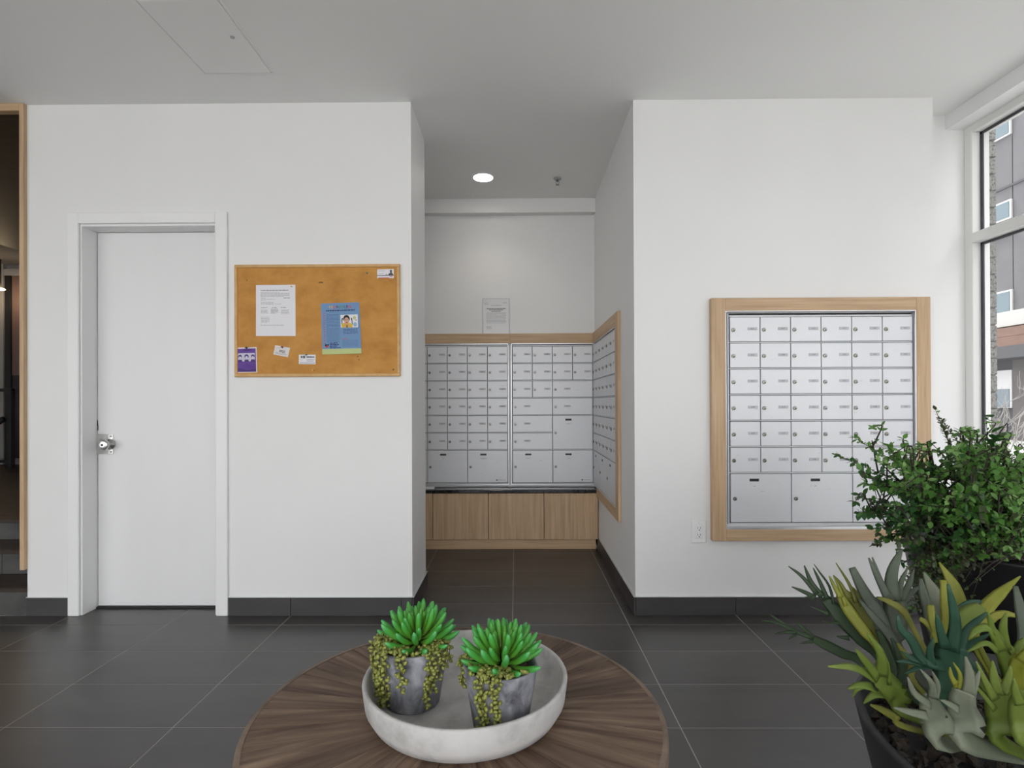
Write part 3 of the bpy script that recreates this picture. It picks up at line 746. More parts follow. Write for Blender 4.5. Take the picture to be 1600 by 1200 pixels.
tag(b.build('blue_flyer', FL), 'light blue flyer with a child portrait and pale green bottom strip', 'flyer')
# purple flyer
M_pur = mat('purple_print', (.115,.035,.30), .55); M_dpur = mat('dark_purple_print', (.055,.015,.17), .55); M_lil = mat('lilac_print', (.60,.58,.68), .6); M_ppap = mat('pinkish_white_paper', (.76,.70,.72), .6)
b = sheet([(370.8, 543.2), (401, 542.2), (402, 582), (370.5, 582.5)])
b.rect(.01,.05,.95,.97,1); b.rect(.05,.23,.90,.56,2,.0006)
for cs, sc_ in ((.48,1.0),(.15,.85),(.80,.85)):
    b.ell(cs,.36,.11*sc_,.085*sc_,3,.0008); b.ell(cs,.40,.07*sc_,.06*sc_,2,.0010); b.poly([(cs-.13,.58),(cs-.08,.48),(cs+.08,.48),(cs+.13,.58)], 3, .0009)
b.poly([(.01,.97),(.01,.80),(.5,.9),(.95,.84),(.95,.97)], 3, .0006); b.lines(.30,.80,.10,1,.03,.02,2); b.lines(.35,.85,.66,4,.05,.012,3)
tag(b.build('purple_flyer', [M_ppap, M_pur, M_lil, M_dpur]), 'small purple flyer in the lower left corner of the cork board', 'flyer')
# cards
b = sheet([(430, 539.2), (453.3, 543.5), (449.8, 558.2), (427, 553.8)])
b.lines(.35,.75,.40,2,.13,.08,1); b.lines(.12,.85,.68,2,.12,.05,2); b.lines(.15,.4,.2,1,.1,.04,2)
tag(b.build('business_card', [mat('cream_card', (.74,.71,.68), .7), M_ink, M_greyink], None), 'cream business card pinned askew under the typed letter', 'card')
b = sheet([(467, 554.2), (493.2, 554.2), (493, 569.2), (466.8, 568.8)])
b.rect(.12,.12,.22,.36,1); b.rect(.25,.10,.38,.38,1); b.lines(.46,.92,.18,1,.1,.13,3); b.lines(.05,.95,.84,1,.1,.07,2); b.lines(.48,.9,.46,3,.11,.04,2); b.ell(.16,.62,.06,.10,4,.0007,8)
tag(b.build('business_card', [M_paper, M_ink, M_greyink, M_navy, M_ppap]), 'white business card with a black square pinned right of the cream card', 'card')
b = sheet([(589.5, 421), (615.2, 420.2), (615.2, 434.6), (589.5, 435)])
b.rect(0,.66,1,.74,1); b.rect(.05,.92,.72,1,2); b.lines(.75,.93,.80,1,.1,.08,2); b.lines(.08,.45,.15,1,.1,.04,3); b.lines(.08,.40,.48,1,.1,.05,3)
b.ell(.83,.22,.07,.14,1,.0008); b.poly([(.67,.68),(.70,.50),(.78,.42),(.80,.30),(.88,.30),(.89,.42),(.95,.52),(.98,.68)], 1, .0009); b.ell(.57,.62,.06,.08,3,.0007,8)
tag(b.build('business_card', [M_paper, M_ink, M_red, M_greyink]), 'white business card with a dark figure in the upper right corner of the board', 'card')
# pins
def pin(u, v, col, label, sc=1.0):
    p = at(u, v, Y=YP-.001)
    k = MB(); k.lathe([(.0045*sc,0),(.0050*sc,.0015),(.0026*sc,.004),(.0026*sc,.008),(.0046*sc,.011),(.0040*sc,.0125)], n=12)
    k.v = [(x+p.x, YP-.002-z, y+p.z) for x, y, z in k.v]
    k.f = [f for f in k.f]
    tag(k.build('push_pin', col, None, p), label, 'push pin', 'push pins on the cork board')
M_pg = mat('green_pin', (.12,.25,.15), .3); M_py = mat('yellow_pin', (.62,.48,.04), .3); M_pr = mat('maroon_pin', (.28,.03,.05), .3); M_pk = mat('black_pin', (.02,.02,.03), .3); M_pb = mat('teal_pin', (.05,.22,.25), .3)
pin(573.5, 426.5, M_pg, 'green push pin left of the upper right card'); pin(490, 578.5, M_py, 'yellow push pin near the bottom edge of the board'); pin(441.5, 542.5, M_pr, 'maroon push pin in the cream card', 1.1)
pin(385.5, 543.5, M_pk, 'black push pin in the purple flyer', 1.1); pin(479, 554.5, M_pb, 'teal push pin in the white card with the square', .9); pin(615, 577.5, M_pk, 'tiny dark pin in the lower right corner of the board', .7); pin(456, 448, M_py, 'yellow pin in the top right corner of the typed letter', .7)

# ================================================================== ROUND TABLE
TC = Vector((-.134, 1.257, 0)); TR_, TZ = .461, .45
M_recl = noise_mat('reclaimed_wood', [(.035,.020,.013), (.105,.062,.040), (.17,.112,.076), (.34,.25,.175)], (3.2,34,20), .6, detail=9, distort=.5, stops=[.28,.43,.57,.78], bump=.3, bscale=60, rand=True, rvar=.16)
M_recl2 = noise_mat('reclaimed_wood_edge', [(.10,.07,.05), (.26,.19,.14)], (12,12,30), .65, detail=8)
tb = empty('round_table', (TC.x, TC.y, 0)); tag(tb, 'round coffee table with a reclaimed wood top in the foreground', 'table')
NW = 34
for k in range(NW):
    wd = MB(); a0 = 2*math.pi*k/NW; a1 = 2*math.pi*(k+1)/NW; mid = (a0+a1)/2; da = (a1-a0)/2
    R1 = TR_-.012; gq = .0007
    zt_ = TZ-random.uniform(0, .0015)
    # local frame: x runs outwards so the grain follows each wedge
    pr = [(.004, 0)] + [(R1*math.cos(-da+2*da*j/4+ (gq/R1 if j==0 else (-gq/R1 if j==4 else 0))), R1*math.sin(-da+2*da*j/4+(gq/R1 if j==0 else (-gq/R1 if j==4 else 0)))) for j in range(5)]
    n = len(pr); wd.add([(x, y, zt_) for x, y in pr]+[(x, y, TZ-.03) for x, y in pr], [tuple(range(n)), tuple(range(2*n-1, n-1, -1))]+[(i, n+i, n+(i+1)%n, (i+1)%n) for i in range(n)])
    o = wd.build('wood_wedge', M_recl, tb); o.rotation_euler = (0, 0, mid)
MB().lathe([(TR_-.012,-.035),(TR_-.002,-.035),(TR_,-.032),(TR_,-.002),(TR_-.002,0),(TR_-.012,0)], (0,0,TZ), 72, cap0=False, cap1=False).build('edge_band', M_recl2, tb)
MB().lathe([(.02,-.06),(TR_-.02,-.058),(TR_-.02,-.031),(.02,-.031)], (0,0,TZ), 48).build('under_top', M_recl2, tb)
for k in range(4):
    a = math.pi/4+k*math.pi/2; c_, s_2 = math.cos(a), math.sin(a)
    MB().tube([(c_*.26, s_2*.26, TZ-.058), (c_*.34, s_2*.34, 0)], [.026, .018], 12).build('leg', M_recl2, tb)
MB().lathe([(.02,.12),(.27,.12),(.27,.138),(.02,.138)], n=40).build('lower_shelf', M_recl2, tb)

# tray
M_tray = noise_mat('pale_stone_tray', [(.36,.35,.34), (.52,.51,.50), (.58,.57,.56)], (14,14,14), .75, detail=8, bump=.1, bscale=90)
ty = MB(); c = (-.118, 1.268, TZ+.0005)
ty.lathe([(.195,0),(.212,.006),(.226,.03),(.232,.076),(.230,.080),(.224,.080),(.221,.076),(.215,.034),(.200,.014),(.10,.013),(.001,.013)], c, 72, cap1=False)
tag(ty.build('round_tray', M_tray, None, c), 'shallow round pale stone tray on the wood table', 'tray')

# ================================================================== SUCCULENT POTS
M_conc = noise_mat('weathered_concrete_pot', [(.05,.051,.060), (.15,.152,.172), (.25,.252,.28), (.38,.382,.41)], (22,22,16), .85, detail=7, stops=[.30,.43,.55,.70], distort=.6, bump=.3, bscale=120, rand=True)
M_soil = noise_mat('potting_moss', [(.025,.016,.008), (.075,.05,.025)], (60,60,60), .95, bump=1, bscale=200)
def succ_mat(name):
    m = mat(name, (.08,.34,.04), .38, spec=.45); nt, N, L, p = nodes(m)
    tc = N.new('ShaderNodeTexCoord'); sx = N.new('ShaderNodeSeparateXYZ'); L.new(tc.outputs['Object'], sx.inputs[0])
    mr = N.new('ShaderNodeMapRange'); mr.inputs[1].default_value = 0; mr.inputs[2].default_value = .085; L.new(sx.outputs['Y'], mr.inputs[0])
    cr = N.new('ShaderNodeValToRGB'); e = cr.color_ramp.elements
    e[0].position = 0; e[0].color = (.17,.24,.045,1); e[1].position = 1; e[1].color = (.14,.46,.20,1)
    q = e.new(.45); q.color = (.12,.38,.04,1); q = e.new(.80); q.color = (.06,.34,.06,1)
    L.new(mr.outputs[0], cr.inputs[0]); L.new(cr.outputs[0], p.inputs['Base Color']); return m
M_succ = succ_mat('succulent_green')
M_pearl = noise_mat('olive_pearls', [(.17,.19,.035), (.26,.28,.06), (.36,.36,.11)], (90,90,90), .4, rand=True)
M_vine = mat('vine_stem', (.13,.13,.04), .7)
def finger_mesh(L, r, bend):
    b = MB(); pts = []; rad = []
    for k in range(11):
        t_ = (k/10)**.8; pts.append((0, L*t_*(1-.12*bend*t_), bend*L*.62*t_**1.8)); 
        rad.append(r*(.62+.38*math.sin(min(1, t_*1.6)*1.57)) * (1 if t_ < .8 else max(.30, math.cos((t_-.8)/.2*1.3))))
    b.tube(pts, rad, 7); return b.mesh('succulent_leaf', M_succ)
FING = [finger_mesh(.085, .0068, .75), finger_mesh(.078, .0064, .55), finger_mesh(.068, .0060, .30), finger_mesh(.054, .0054, .12)]
bead = MB(); 
phi = []
n_ = 6
for j, (rr, zz_) in enumerate(((.45,-.8),(.95,-.25),(.85,.35),(.35,.9))):
    for k in range(n_): phi.append((rr*math.cos(k*1.0472+j*.5), rr*math.sin(k*1.0472+j*.5), zz_))
bf = [(j*n_+k, j*n_+(k+1)%n_, (j+1)*n_+(k+1)%n_, (j+1)*n_+k) for j in range(3) for k in range(n_)]
bf += [tuple(range(n_-1, -1, -1)), tuple(range(3*n_, 4*n_))]
def strand_mesh(pts, rnd, r=.0051):
    """vine with teardrop beads along pts (local space)"""
    b = MB(); b.tube(pts, .0011, 4, 1)
    for i in range(len(pts)-1):
        p, q = Vector(pts[i]), Vector(pts[i+1]); L_ = (q-p).length; nb = max(1, round(L_/.0052))
        for k in range(nb):
            c_ = p.lerp(q, (k+.5)/nb); a = rnd.uniform(0, 6.283); off = Vector((math.cos(a), math.sin(a), rnd.uniform(-.5,.3)))*.0065
            s = r*rnd.uniform(.75, 1.15); ax = Quaternion((rnd.uniform(-1,1), rnd.uniform(-1,1), rnd.uniform(-1,1), rnd.uniform(-1,1))).normalized()
            b.add([c_+off+ax @ Vector((x*s*.85, y*s*.85, z*s*1.2)) for x, y, z in phi], bf, 0, True)
    return b
def succulent_pot(label, cx, cy, R, Hh, rbot, seed, leaf_center, lean, strands, fills):
    rnd = random.Random(seed)
    base = TZ+.0135
    root = empty('potted_succulent', (cx, cy, base)); tag(root, label, 'potted plant', 'potted succulents on the tray')
    pot = MB(); pot.lathe([(rbot-.006,0),(rbot,.004),(R,Hh-.002),(R-.001,Hh),(R-.008,Hh),(R-.010,Hh-.012),(rbot,.06),(.001,.06)], n=48, cap1=False)
    pot.build('pot', M_conc, root)
    so = MB(); so.lathe([(R-.0105,Hh-.03),(R*.80,Hh-.012),(R*.45,Hh-.002),(.001,Hh+.004)], n=28, cap1=False); so.build('moss', M_soil, root)
    C = Vector(leaf_center)
    MB().tube([(C.x*.6, C.y*.6, Hh-.02), (C.x, C.y, C.z)], [.012,.016], 8).build('stem', M_vine, root)
    rings = [(0, 11, -.22, 1.0), (0, 11, .08, 1.03), (1, 10, .40, 1.0), (1, 9, .72, .97), (2, 8, 1.02, .92), (3, 5, 1.32, .85)]
    for ri, (fm, n, el, sc) in enumerate(rings):
        for k in range(n):
            a = 6.283*k/n + ri*.27 + rnd.uniform(-.10,.10); e_ = el+rnd.uniform(-.10,.10)
            o = link('succulent_leaf', FING[fm], root, C + Vector((math.cos(a), math.sin(a), 0))*.010 + Vector((0,0,.005*ri-.014)))
            d_ = Vector((math.cos(a)*math.cos(e_), math.sin(a)*math.cos(e_), math.sin(e_))); d_ = (d_+Vector(lean)).normalized()
            # local Y -> d_, local Z roughly up
            zax = (Vector((0,0,1)) - d_*d_.z); zax = zax.normalized() if zax.length > .05 else Vector((math.cos(a), math.sin(a), 0))*-1
            xax = d_.cross(zax).normalized(); zax = xax.cross(d_)
            o.rotation_mode = 'QUATERNION'; o.rotation_quaternion = Matrix((xax, d_, zax)).transposed().to_quaternion()
            s = sc*rnd.uniform(.92, 1.08); o.scale = (s, s, s)
    for (ang, r_in, drop, sway) in strands:
        ca, sa = math.cos(ang), math.sin(ang); Ro = R+.006
        pts = [(ca*(R-.03-r_in), sa*(R-.03-r_in), Hh+.004), (ca*(R-.012), sa*(R-.012), Hh+.012), (ca*Ro, sa*Ro, Hh+.004)]
        nseg = max(2, int(drop/.018))
        for k in range(1, nseg+1):
            t_ = k/nseg; z_ = Hh-drop*t_
            rr = R+(rbot-R)*min(1, max(0, (Hh-z_)/Hh))+.008
            pts.append((ca*rr-sa*sway*t_+rnd.uniform(-.002,.002), sa*rr+ca*sway*t_, z_))
        strand_mesh(pts, rnd).build('pearl_strand', [M_pearl, M_vine], root)
    for (a0, a1, n) in fills:
        for k in range(n):
            a = rnd.uniform(a0, a1); r0 = R*rnd.uniform(.45,.95); a2 = a+rnd.uniform(-.3,.3); r2 = min(R*.98, r0+rnd.uniform(-.02,.02))
            strand_mesh([(math.cos(a)*r0, math.sin(a)*r0, Hh+rnd.uniform(-.004,.010)), (math.cos(a2)*r2, math.sin(a2)*r2, Hh+rnd.uniform(0,.016)), (math.cos(a2+.2)*r2, math.sin(a2+.2)*r2, Hh+rnd.uniform(-.004,.012))], rnd).build('pearl_strand', [M_pearl, M_vine], root)
D = math.radians
st1 = [(D(a), .01, dr_, sw) for a, dr_, sw in ((150,.09,0),(163,.11,.004),(176,.12,.0),(188,.115,-.002),(198,.125,.003),(207,.12,0),(216,.13,.0),(224,.125,.003),(232,.105,.0),(262,.075,.0),(267,.055,0),(303,.10,.0),(309,.115,-.002),(316,.085,.0),(325,.06,0),(334,.04,0),(345,.035,0),(240,.05,0))]
succulent_pot('left concrete pot with a finger succulent and many trailing bead vines', -.240, 1.262, .084, .137, .061, 1, (.012,.0,.150), (0,-.02,.0), st1, [(D(150),D(250),18),(D(280),D(360),9)])
st2 = [(D(a), .01, dr_, sw) for a, dr_, sw in ((168,.03,0),(176,.055,.0),(184,.045,0),(238,.115,.0),(243,.13,.002),(247,.10,0),(262,.075,.0),(268,.09,-.001),(256,.03,0))]
succulent_pot('right concrete pot with a finger succulent and few trailing bead vines', -.036, 1.172, .079, .132, .058, 2, (.004,.002,.145), (0,0,.0), st2, [(D(200),D(290),12),(D(160),D(190),3)])

# ================================================================== STAGHORN FERN IN A DARK BOWL PLANTER
BC = Vector((1.11, 1.015, 0)); BR, BZ = .42, .50
M_plant = noise_mat('dark_planter', [(.018,.018,.020), (.030,.030,.034)], (20,20,20), .55)
M_rock = noise_mat('dark_bark_chips', [(.012,.010,.008), (.05,.036,.026)], (40,40,40), .9)
pt = empty('fern_planter', (BC.x, BC.y, 0)); tag(pt, 'staghorn fern in a dark round planter in the right foreground', 'potted plant')
MB().lathe([(.29,0),(.31,.01),(BR,BZ-.01),(BR+.002,BZ),(BR-.008,BZ+.002),(BR-.016,BZ-.004),(BR-.02,BZ-.05),(.001,BZ-.06)], n=56, cap1=False).build('planter', M_plant, pt)
random.seed(9)
ch = MB()
for k in range(1100):
    a = random.uniform(0, 6.283); r_ = math.sqrt(random.random())*(BR-.035); s = random.uniform(.009, .018)
    q = Quaternion((random.gauss(0,1), random.gauss(0,1), random.gauss(0,1), random.gauss(0,1))).normalized()
    c_ = Vector((r_*math.cos(a), r_*math.sin(a), BZ-.050+random.uniform(0,.012)))
    ch.add([c_+q @ Vector((x*s*random.uniform(.8,1.2), y*s*.8, z*s*.6)) for x, y, z in ((1,0,0),(-1,0,0),(0,1,0),(0,-1,0),(0,0,1),(0,0,-1))], [(0,2,4),(2,1,4),(1,3,4),(3,0,4),(2,0,5),(1,2,5),(3,1,5),(0,3,5)])
o = ch.build('bark_chips', M_rock, pt); o['kind'] = 'stuff'
def leafy(m, fac=.35, gain=1.6):
    nt, N, L, p = nodes(m); tr = N.new('ShaderNodeBsdfTranslucent'); mx = N.new('ShaderNodeMixShader'); mx.inputs[0].default_value = fac
    src = p.inputs['Base Color'].links[0].from_socket; g_ = N.new('ShaderNodeVectorMath'); g_.operation = 'SCALE'; g_.inputs['Scale'].default_value = gain
    L.new(src, g_.inputs[0]); L.new(g_.outputs[0], tr.inputs[0])
    o = [n for n in N if n.type == 'OUTPUT_MATERIAL'][0]; L.new(p.outputs[0], mx.inputs[1]); L.new(tr.outputs[0], mx.inputs[2]); L.new(mx.outputs[0], o.inputs[0]); return m
def frond_mat(name, c0, c1):
    return leafy(noise_mat(name, [c0, c1], (9,9,9), .5, detail=4, spec=.35), .2, 1.3)
FM = {'d': frond_mat('dark_green_frond', (.020,.040,.018), (.045,.075,.035)), 'g': frond_mat('grey_green_frond', (.07,.088,.06), (.13,.155,.115)),
      'y': frond_mat('yellow_green_frond', (.19,.21,.018), (.31,.32,.055)), 't': frond_mat('teal_green_frond', (.025,.075,.045), (.05,.12,.075)),
      'l': frond_mat('lime_green_frond', (.11,.17,.024), (.21,.27,.06)), 'p': frond_mat('pale_grey_frond', (.15,.175,.12), (.25,.27,.20)), 'o': frond_mat('olive_frond', (.12,.13,.02), (.24,.24,.05))}
def cr(pts, n):
    """Catmull-Rom resample"""
    P = [pts[0]*2-pts[1]] + pts + [pts[-1]*2-pts[-2]]; out = []
    m_ = len(pts)-1
    for k in range(n+1):
        x = k/n*m_; i = min(int(x), m_-1); t_ = x-i; a, b_, c_, d_ = P[i:i+4]
        out.append(.5*((2*b_)+(c_-a)*t_+(2*a-5*b_+4*c_-d_)*t_*t_+(3*b_-a-3*c_+d_)*t_**3))
    return out
def ribbon(b, pts, wid, n=10, th=.0013, tilt=0.0, cup=.18, round_tip=True):
    P = cr(pts, n); m_ = len(P)-1; vs = []; fs = []
    for i, p in enumerate(P):
        t_ = (P[min(i+1, m_)]-P[max(i-1, 0)]).normalized()
        nn = (Vector((0,0,CAMH))-p).normalized(); nn = (nn+Vector((tilt, 0, .35))).normalized()
        sd = t_.cross(nn).normalized(); nn = sd.cross(t_).normalized()
        x = i/m_*(len(wid)-1); k = min(int(x), len(wid)-2); w_ = wid[k]+(wid[k+1]-wid[k])*(x-k)
        h = w_/2
        vs += [p-sd*h, p-sd*h*.45-nn*h*cup+nn*th, p-nn*(h*cup*1.1)+nn*th*1.3, p+sd*h*.45-nn*h*cup+nn*th, p+sd*h, p+sd*h*.45-nn*h*cup-nn*th, p-nn*(h*cup*1.1)-nn*th*1.3, p-sd*h*.45-nn*h*cup-nn*th]
    for i in range(m_):
        for k in range(8): fs.append((i*8+k, i*8+(k+1)%8, (i+1)*8+(k+1)%8, (i+1)*8+k))
    fs.append(tuple(range(7, -1, -1))); fs.append(tuple(m_*8+k for k in range(8)))
    b.add(vs, fs, 0, True)
SCL = 1600/420.0
def cpx(x, y, Y): return at(1180+x/SCL, 850+y/SCL, Y=Y)
CROWN = [Vector((.865, 1.235, BZ-.05)), Vector((.93, 1.13, BZ-.05)), Vector((1.02, 1.06, BZ-.05))]
def frond(col, Yb, Yt, crown, spine, ws, fingers=(), tilt=0.0):
    """spine and fingers in crop pixels; ws: widths along the spine (crop px); finger = (pts, width)"""
    b = MB(); k2 = lambda Y: Y/SCL/F
    n = len(spine); ymax = max(p[1] for p in spine); ymin = min([p[1] for p in spine]+[q[1] for f in fingers for q in f[0]]+[ymax-60])
    dep = lambda y: Yb+(Yt-Yb)*max(0, min(1, (ymax-y)/(ymax-ymin)))
    sp_ = [cpx(x, y, dep(y)) for x, y in spine]
    ribbon(b, [CROWN[crown]]+sp_, [.012]+[w_*k2(Yb) for w_ in ws], 4*(n+1), tilt=tilt)
    for pts, w_ in fingers:
        fp = [cpx(x, y, dep(y)-.003) for x, y in pts]
        ww = w_*k2(Yb); ribbon(b, fp, [ww*1.25, ww, ww*.85, ww*.62, ww*.22], 9, tilt=tilt, cup=.12)
    b.build('frond', FM[col], pt, (0,0,0)).location = (-BC.x, -BC.y, 0)
frond('d', 1.33, 1.42, 0, [(640,710),(520,650),(420,600),(330,555)], [46,62,62,40], [([(345,560),(240,520),(150,462),(75,412)],26),([(250,525),(180,525),(118,535)],22),([(350,560),(290,505),(240,463)],26),([(230,515),(130,470),(40,455)],20),([(340,580),(300,585),(265,592)],18),([(240,540),(215,555),(200,568)],14)])
frond('d', 1.30, 1.40, 0, [(760,690),(640,560),(520,440),(410,320)], [70,100,105,60], [([(400,315),(335,230),(292,128)],34),([(370,300),(280,195),(198,132)],26),([(360,320),(290,285),(218,255)],30),([(430,330),(385,225),(345,142)],26),([(470,360),(440,250),(385,170),(350,120)],16),([(500,470),(455,470),(402,460)],18),([(560,560),(520,555),(485,550)],26),([(440,420),(385,395),(330,375)],20),([(340,300),(320,315),(285,320)],16)])
frond('y', 1.29, 1.36, 0, [(740,640),(650,520),(560,400),(500,300)], [40,62,66,44], [([(510,320),(475,260),(440,190)],30),([(540,370),(500,260),(465,190)],20)])
frond('o', 1.31, 1.38, 0, [(760,600),(680,470),(600,350),(530,280)], [40,66,60,34], [([(600,350),(560,240),(480,112)],22),([(640,370),(600,290),(570,250)],30),([(660,340),(620,260),(585,205)],26),([(560,330),(510,240),(465,185)],26)])
frond('g', 1.27, 1.35, 0, [(830,720),(780,560),(720,400),(640,270),(575,140)], [60,90,84,66,40])
frond('g', 1.26, 1.33, 0, [(860,700),(810,560),(700,430),(620,330)], [40,60,44,16])
frond('g', 1.30, 1.40, 1, [(860,640),(850,520),(835,410),(830,330)], [60,90,130,120], [([(800,340),(735,210),(675,82)],46),([(790,320),(735,190),(697,78)],34),([(810,330),(815,170),(872,28)],74),([(850,330),(868,230),(908,140)],36),([(870,330),(915,240),(945,152)],40),([(880,340),(935,285),(982,250)],40),([(885,365),(925,350),(965,352)],30)])
frond('o', 1.24, 1.30, 1, [(950,520),(880,400),(800,345),(725,318)], [30,46,40,14])
frond('y', 1.30, 1.38, 1, [(1210,600),(1230,420),(1180,250),(1095,108)], [50,80,72,10])
frond('p', 1.28, 1.36, 1, [(1090,620),(1100,430),(1060,290),(1003,168)], [60,110,84,12])
frond('g', 1.27, 1.34, 1, [(1060,560),(1030,400),(1000,290),(985,205)], [40,56,48,16])
frond('y', 1.20, 1.26, 1, [(1120,640),(1135,500),(1130,350),(1118,215)], [30,50,52,34])
frond('y', 1.17, 1.20, 1, [(1080,640),(1070,520),(1050,430),(1042,362)], [24,40,44,36])
frond('y', 1.16, 1.20, 1, [(1100,650),(1060,520),(1020,470),(980,445)], [22,34,38,26])
frond('l', 1.20, 1.25, 2, [(1190,640),(1210,500),(1280,420),(1345,365)], [40,90,120,60])
frond('y', 1.22, 1.30, 2, [(1280,560),(1350,410),(1450,300),(1578,192)], [40,84,66,10])
frond('t', 1.22, 1.27, 2, [(1180,560),(1200,420),(1270,355),(1345,340)], [30,46,44,20])
frond('g', 1.10, 1.14, 2, [(1560,760),(1592,560),(1575,380),(1548,250)], [30,50,54,26])
frond('y', 1.14, 1.18, 2, [(1330,600),(1400,450),(1480,415),(1560,428)], [30,50,46,22])
frond('l', 1.08, 1.05, 2, [(1560,960),(1550,820),(1510,700),(1470,620)], [60,120,110,80], [([(1475,640),(1420,530),(1385,405)],46),([(1470,620),(1400,505),(1320,510),(1270,570)],56),([(1490,630),(1475,500),(1495,410)],48),([(1530,700),(1570,610),(1600,560)],50),([(1450,640),(1370,590),(1265,640)],40),([(1540,650),(1500,600),(1430,530),(1415,520)],34)])
frond('y', 1.04, 1.02, 2, [(1600,980),(1570,820),(1560,730),(1590,660)], [60,80,80,60], [([(1580,700),(1620,640),(1660,600)],50)])
frond('t', 1.12, 1.08, 1, [(1120,930),(1140,800),(1160,690),(1165,610)], [70,140,170,140], [([(1165,640),(1190,460),(1148,240)],66),([(1130,620),(1100,510),(1078,418)],48),([(1200,640),(1270,510),(1380,408)],56),([(1220,660),(1300,590),(1395,535)],46),([(1120,720),(1000,690),(930,570),(865,505),(848,425)],62),([(1020,700),(930,680),(870,640)],40),([(1010,720),(910,700),(838,700)],34),([(1050,720),(960,740),(885,775)],34),([(1050,720),(1040,640),(1060,560)],44)])
frond('l', 1.08, 1.00, 1, [(910,1010),(850,910),(780,830),(720,790)], [70,140,150,110], [([(740,800),(650,690),(600,628)],52),([(750,790),(745,650),(668,535)],54),([(720,800),(590,735),(433,728)],52),([(710,850),(620,840),(550,862)],46),([(640,845),(600,870),(580,910)],26),([(760,890),(700,900),(645,950)],44),([(800,840),(790,720),(760,640)],20)])
frond('p', 1.02, .98, 1, [(1120,1180),(1080,1060),(1050,970),(1045,900)], [120,170,120,70], [([(1050,960),(950,890),(908,795)],46),([(1055,920),(1050,830),(985,748)],38),([(1065,920),(1085,840),(1055,760)],34),([(1030,1020),(920,1000),(826,975)],48)])
frond('p', 1.00, .97, 2, [(1290,1180),(1250,1060),(1230,960),(1240,880)], [150,190,140,110], [([(1215,990),(1160,955),(1104,928)],46),([(1270,900),(1275,780),(1252,672)],58),([(1280,900),(1310,820),(1335,755)],44)])
frond('y', 1.01, .98, 2, [(1250,1050),(1230,960),(1215,880),(1190,820)], [30,44,46,36], [([(1195,840),(1165,780),(1160,735)],28),([(1215,880),(1220,780),(1180,708)],28)])
frond('l', 1.00, .98, 2, [(1480,1180),(1460,1060),(1450,960),(1455,880)], [110,140,130,110], [([(1430,930),(1370,820),(1315,700)],42),([(1440,900),(1420,790),(1412,695)],52),([(1470,890),(1505,800),(1520,725)],46),([(1430,990),(1350,890),(1265,800)],30)])
frond('l', .96, .94, 2, [(1620,1180),(1590,1060),(1580,960),(1600,880)], [110,130,110,80], [([(1580,960),(1550,880),(1540,800)],46)])
frond('o', 1.04, 1.0, 1, [(900,1090),(830,1030),(760,990),(690,960)], [40,56,44,16])
frond('d', 1.22, 1.30, 0, [(840,820),(800,700),(760,590),(725,510)], [40,56,44,16])
frond('d', 1.18, 1.24, 1, [(900,880),(880,740),(850,640),(810,560)], [36,50,40,14])
frond('o', 1.16, 1.2, 1, [(960,840),(930,720),(880,640),(845,590)], [30,46,36,14])

# fronds on the far right side of the bowl
rf = random.Random(31)
for k in range(11):
    a = -1.25+2.3*k/10; col_ = 'gldtyglpdyt'[k]
    c0 = Vector((1.16+.10*math.cos(a), 1.02+.10*math.sin(a), BZ-.05)); dv = Vector((math.cos(a), math.sin(a), 0)); L_ = rf.uniform(.20,.30)
    b = MB(); p1 = c0+dv*L_*.25+Vector((0,0,L_*.45)); p2 = c0+dv*L_*.60+Vector((0,0,L_*.80)); p3 = c0+dv*L_*.85+Vector((0,0,L_*.92))
    ribbon(b, [c0, p1, p2, p3], [.012,.035,.046,.034], 14)
    sd_ = Vector((-dv.y, dv.x, 0))
    for j in range(-2, 3):
        ribbon(b, [p2+sd_*.006*j, p3+sd_*.018*j, p3+dv*.06+sd_*.032*j+Vector((0,0,.03-.008*abs(j)))], [.018,.014,.010,.003], 8, cup=.12)
    b.build('frond', FM[col_], pt).location = (-BC.x, -BC.y, 0)

# ================================================================== LEAFY SHRUB IN A BLACK POT
SCN = Vector((1.72, 1.90, 0)); SR, SZ = .33, .66
sp2 = empty('leafy_potted_plant', (SCN.x, SCN.y, 0)); tag(sp2, 'bushy small leaved plant in a large black pot by the window', 'potted plant')
MB().lathe([(.20,0),(.22,.01),(SR,SZ-.012),(SR+.004,SZ-.006),(SR,SZ),(SR-.014,SZ),(SR-.02,SZ-.05),(.001,SZ-.05)], n=56, cap1=False).build('pot', mat('black_pot', (.014,.013,.015), .45), sp2)
MB().lathe([(SR-.02,SZ-.052),(SR*.5,SZ-.035),(.001,SZ-.03)], n=30, cap0=False, cap1=False).build('soil', M_soil, sp2)
LM = [leafy(noise_mat(n_, c_, (30,30,30), .42, spec=.4)) for n_, c_ in (('leaf_dark_green', [(.025,.085,.024), (.055,.14,.040)]), ('leaf_mid_green', [(.075,.20,.035), (.13,.28,.06)]),
      ('leaf_light_green', [(.17,.33,.09), (.28,.45,.16)]), ('leaf_dull_olive', [(.055,.075,.035), (.10,.12,.06)]))]
M_bark = mat('dark_twig', (.030,.022,.016), .8)
LV = [(0,0,0),(.26,.25,.03),(.30,.55,.035),(.12,.86,-.02),(0,1,-.06),(-.12,.86,-.02),(-.30,.55,.035),(-.26,.25,.03),(0,.3,-.035),(0,.62,-.03)]
LF = [(0,1,8),(1,2,9,8),(2,3,9),(3,4,9),(0,8,7),(8,9,6,7),(6,9,5),(9,4,5)]
def leafmesh(mi):
    b = MB(); b.add(LV, LF, 0, True); return b.mesh('leaf', LM[mi])
LEAFM = [leafmesh(i) for i in range(4)]
rnd = random.Random(4)
leaves = []          # (matrix, material)
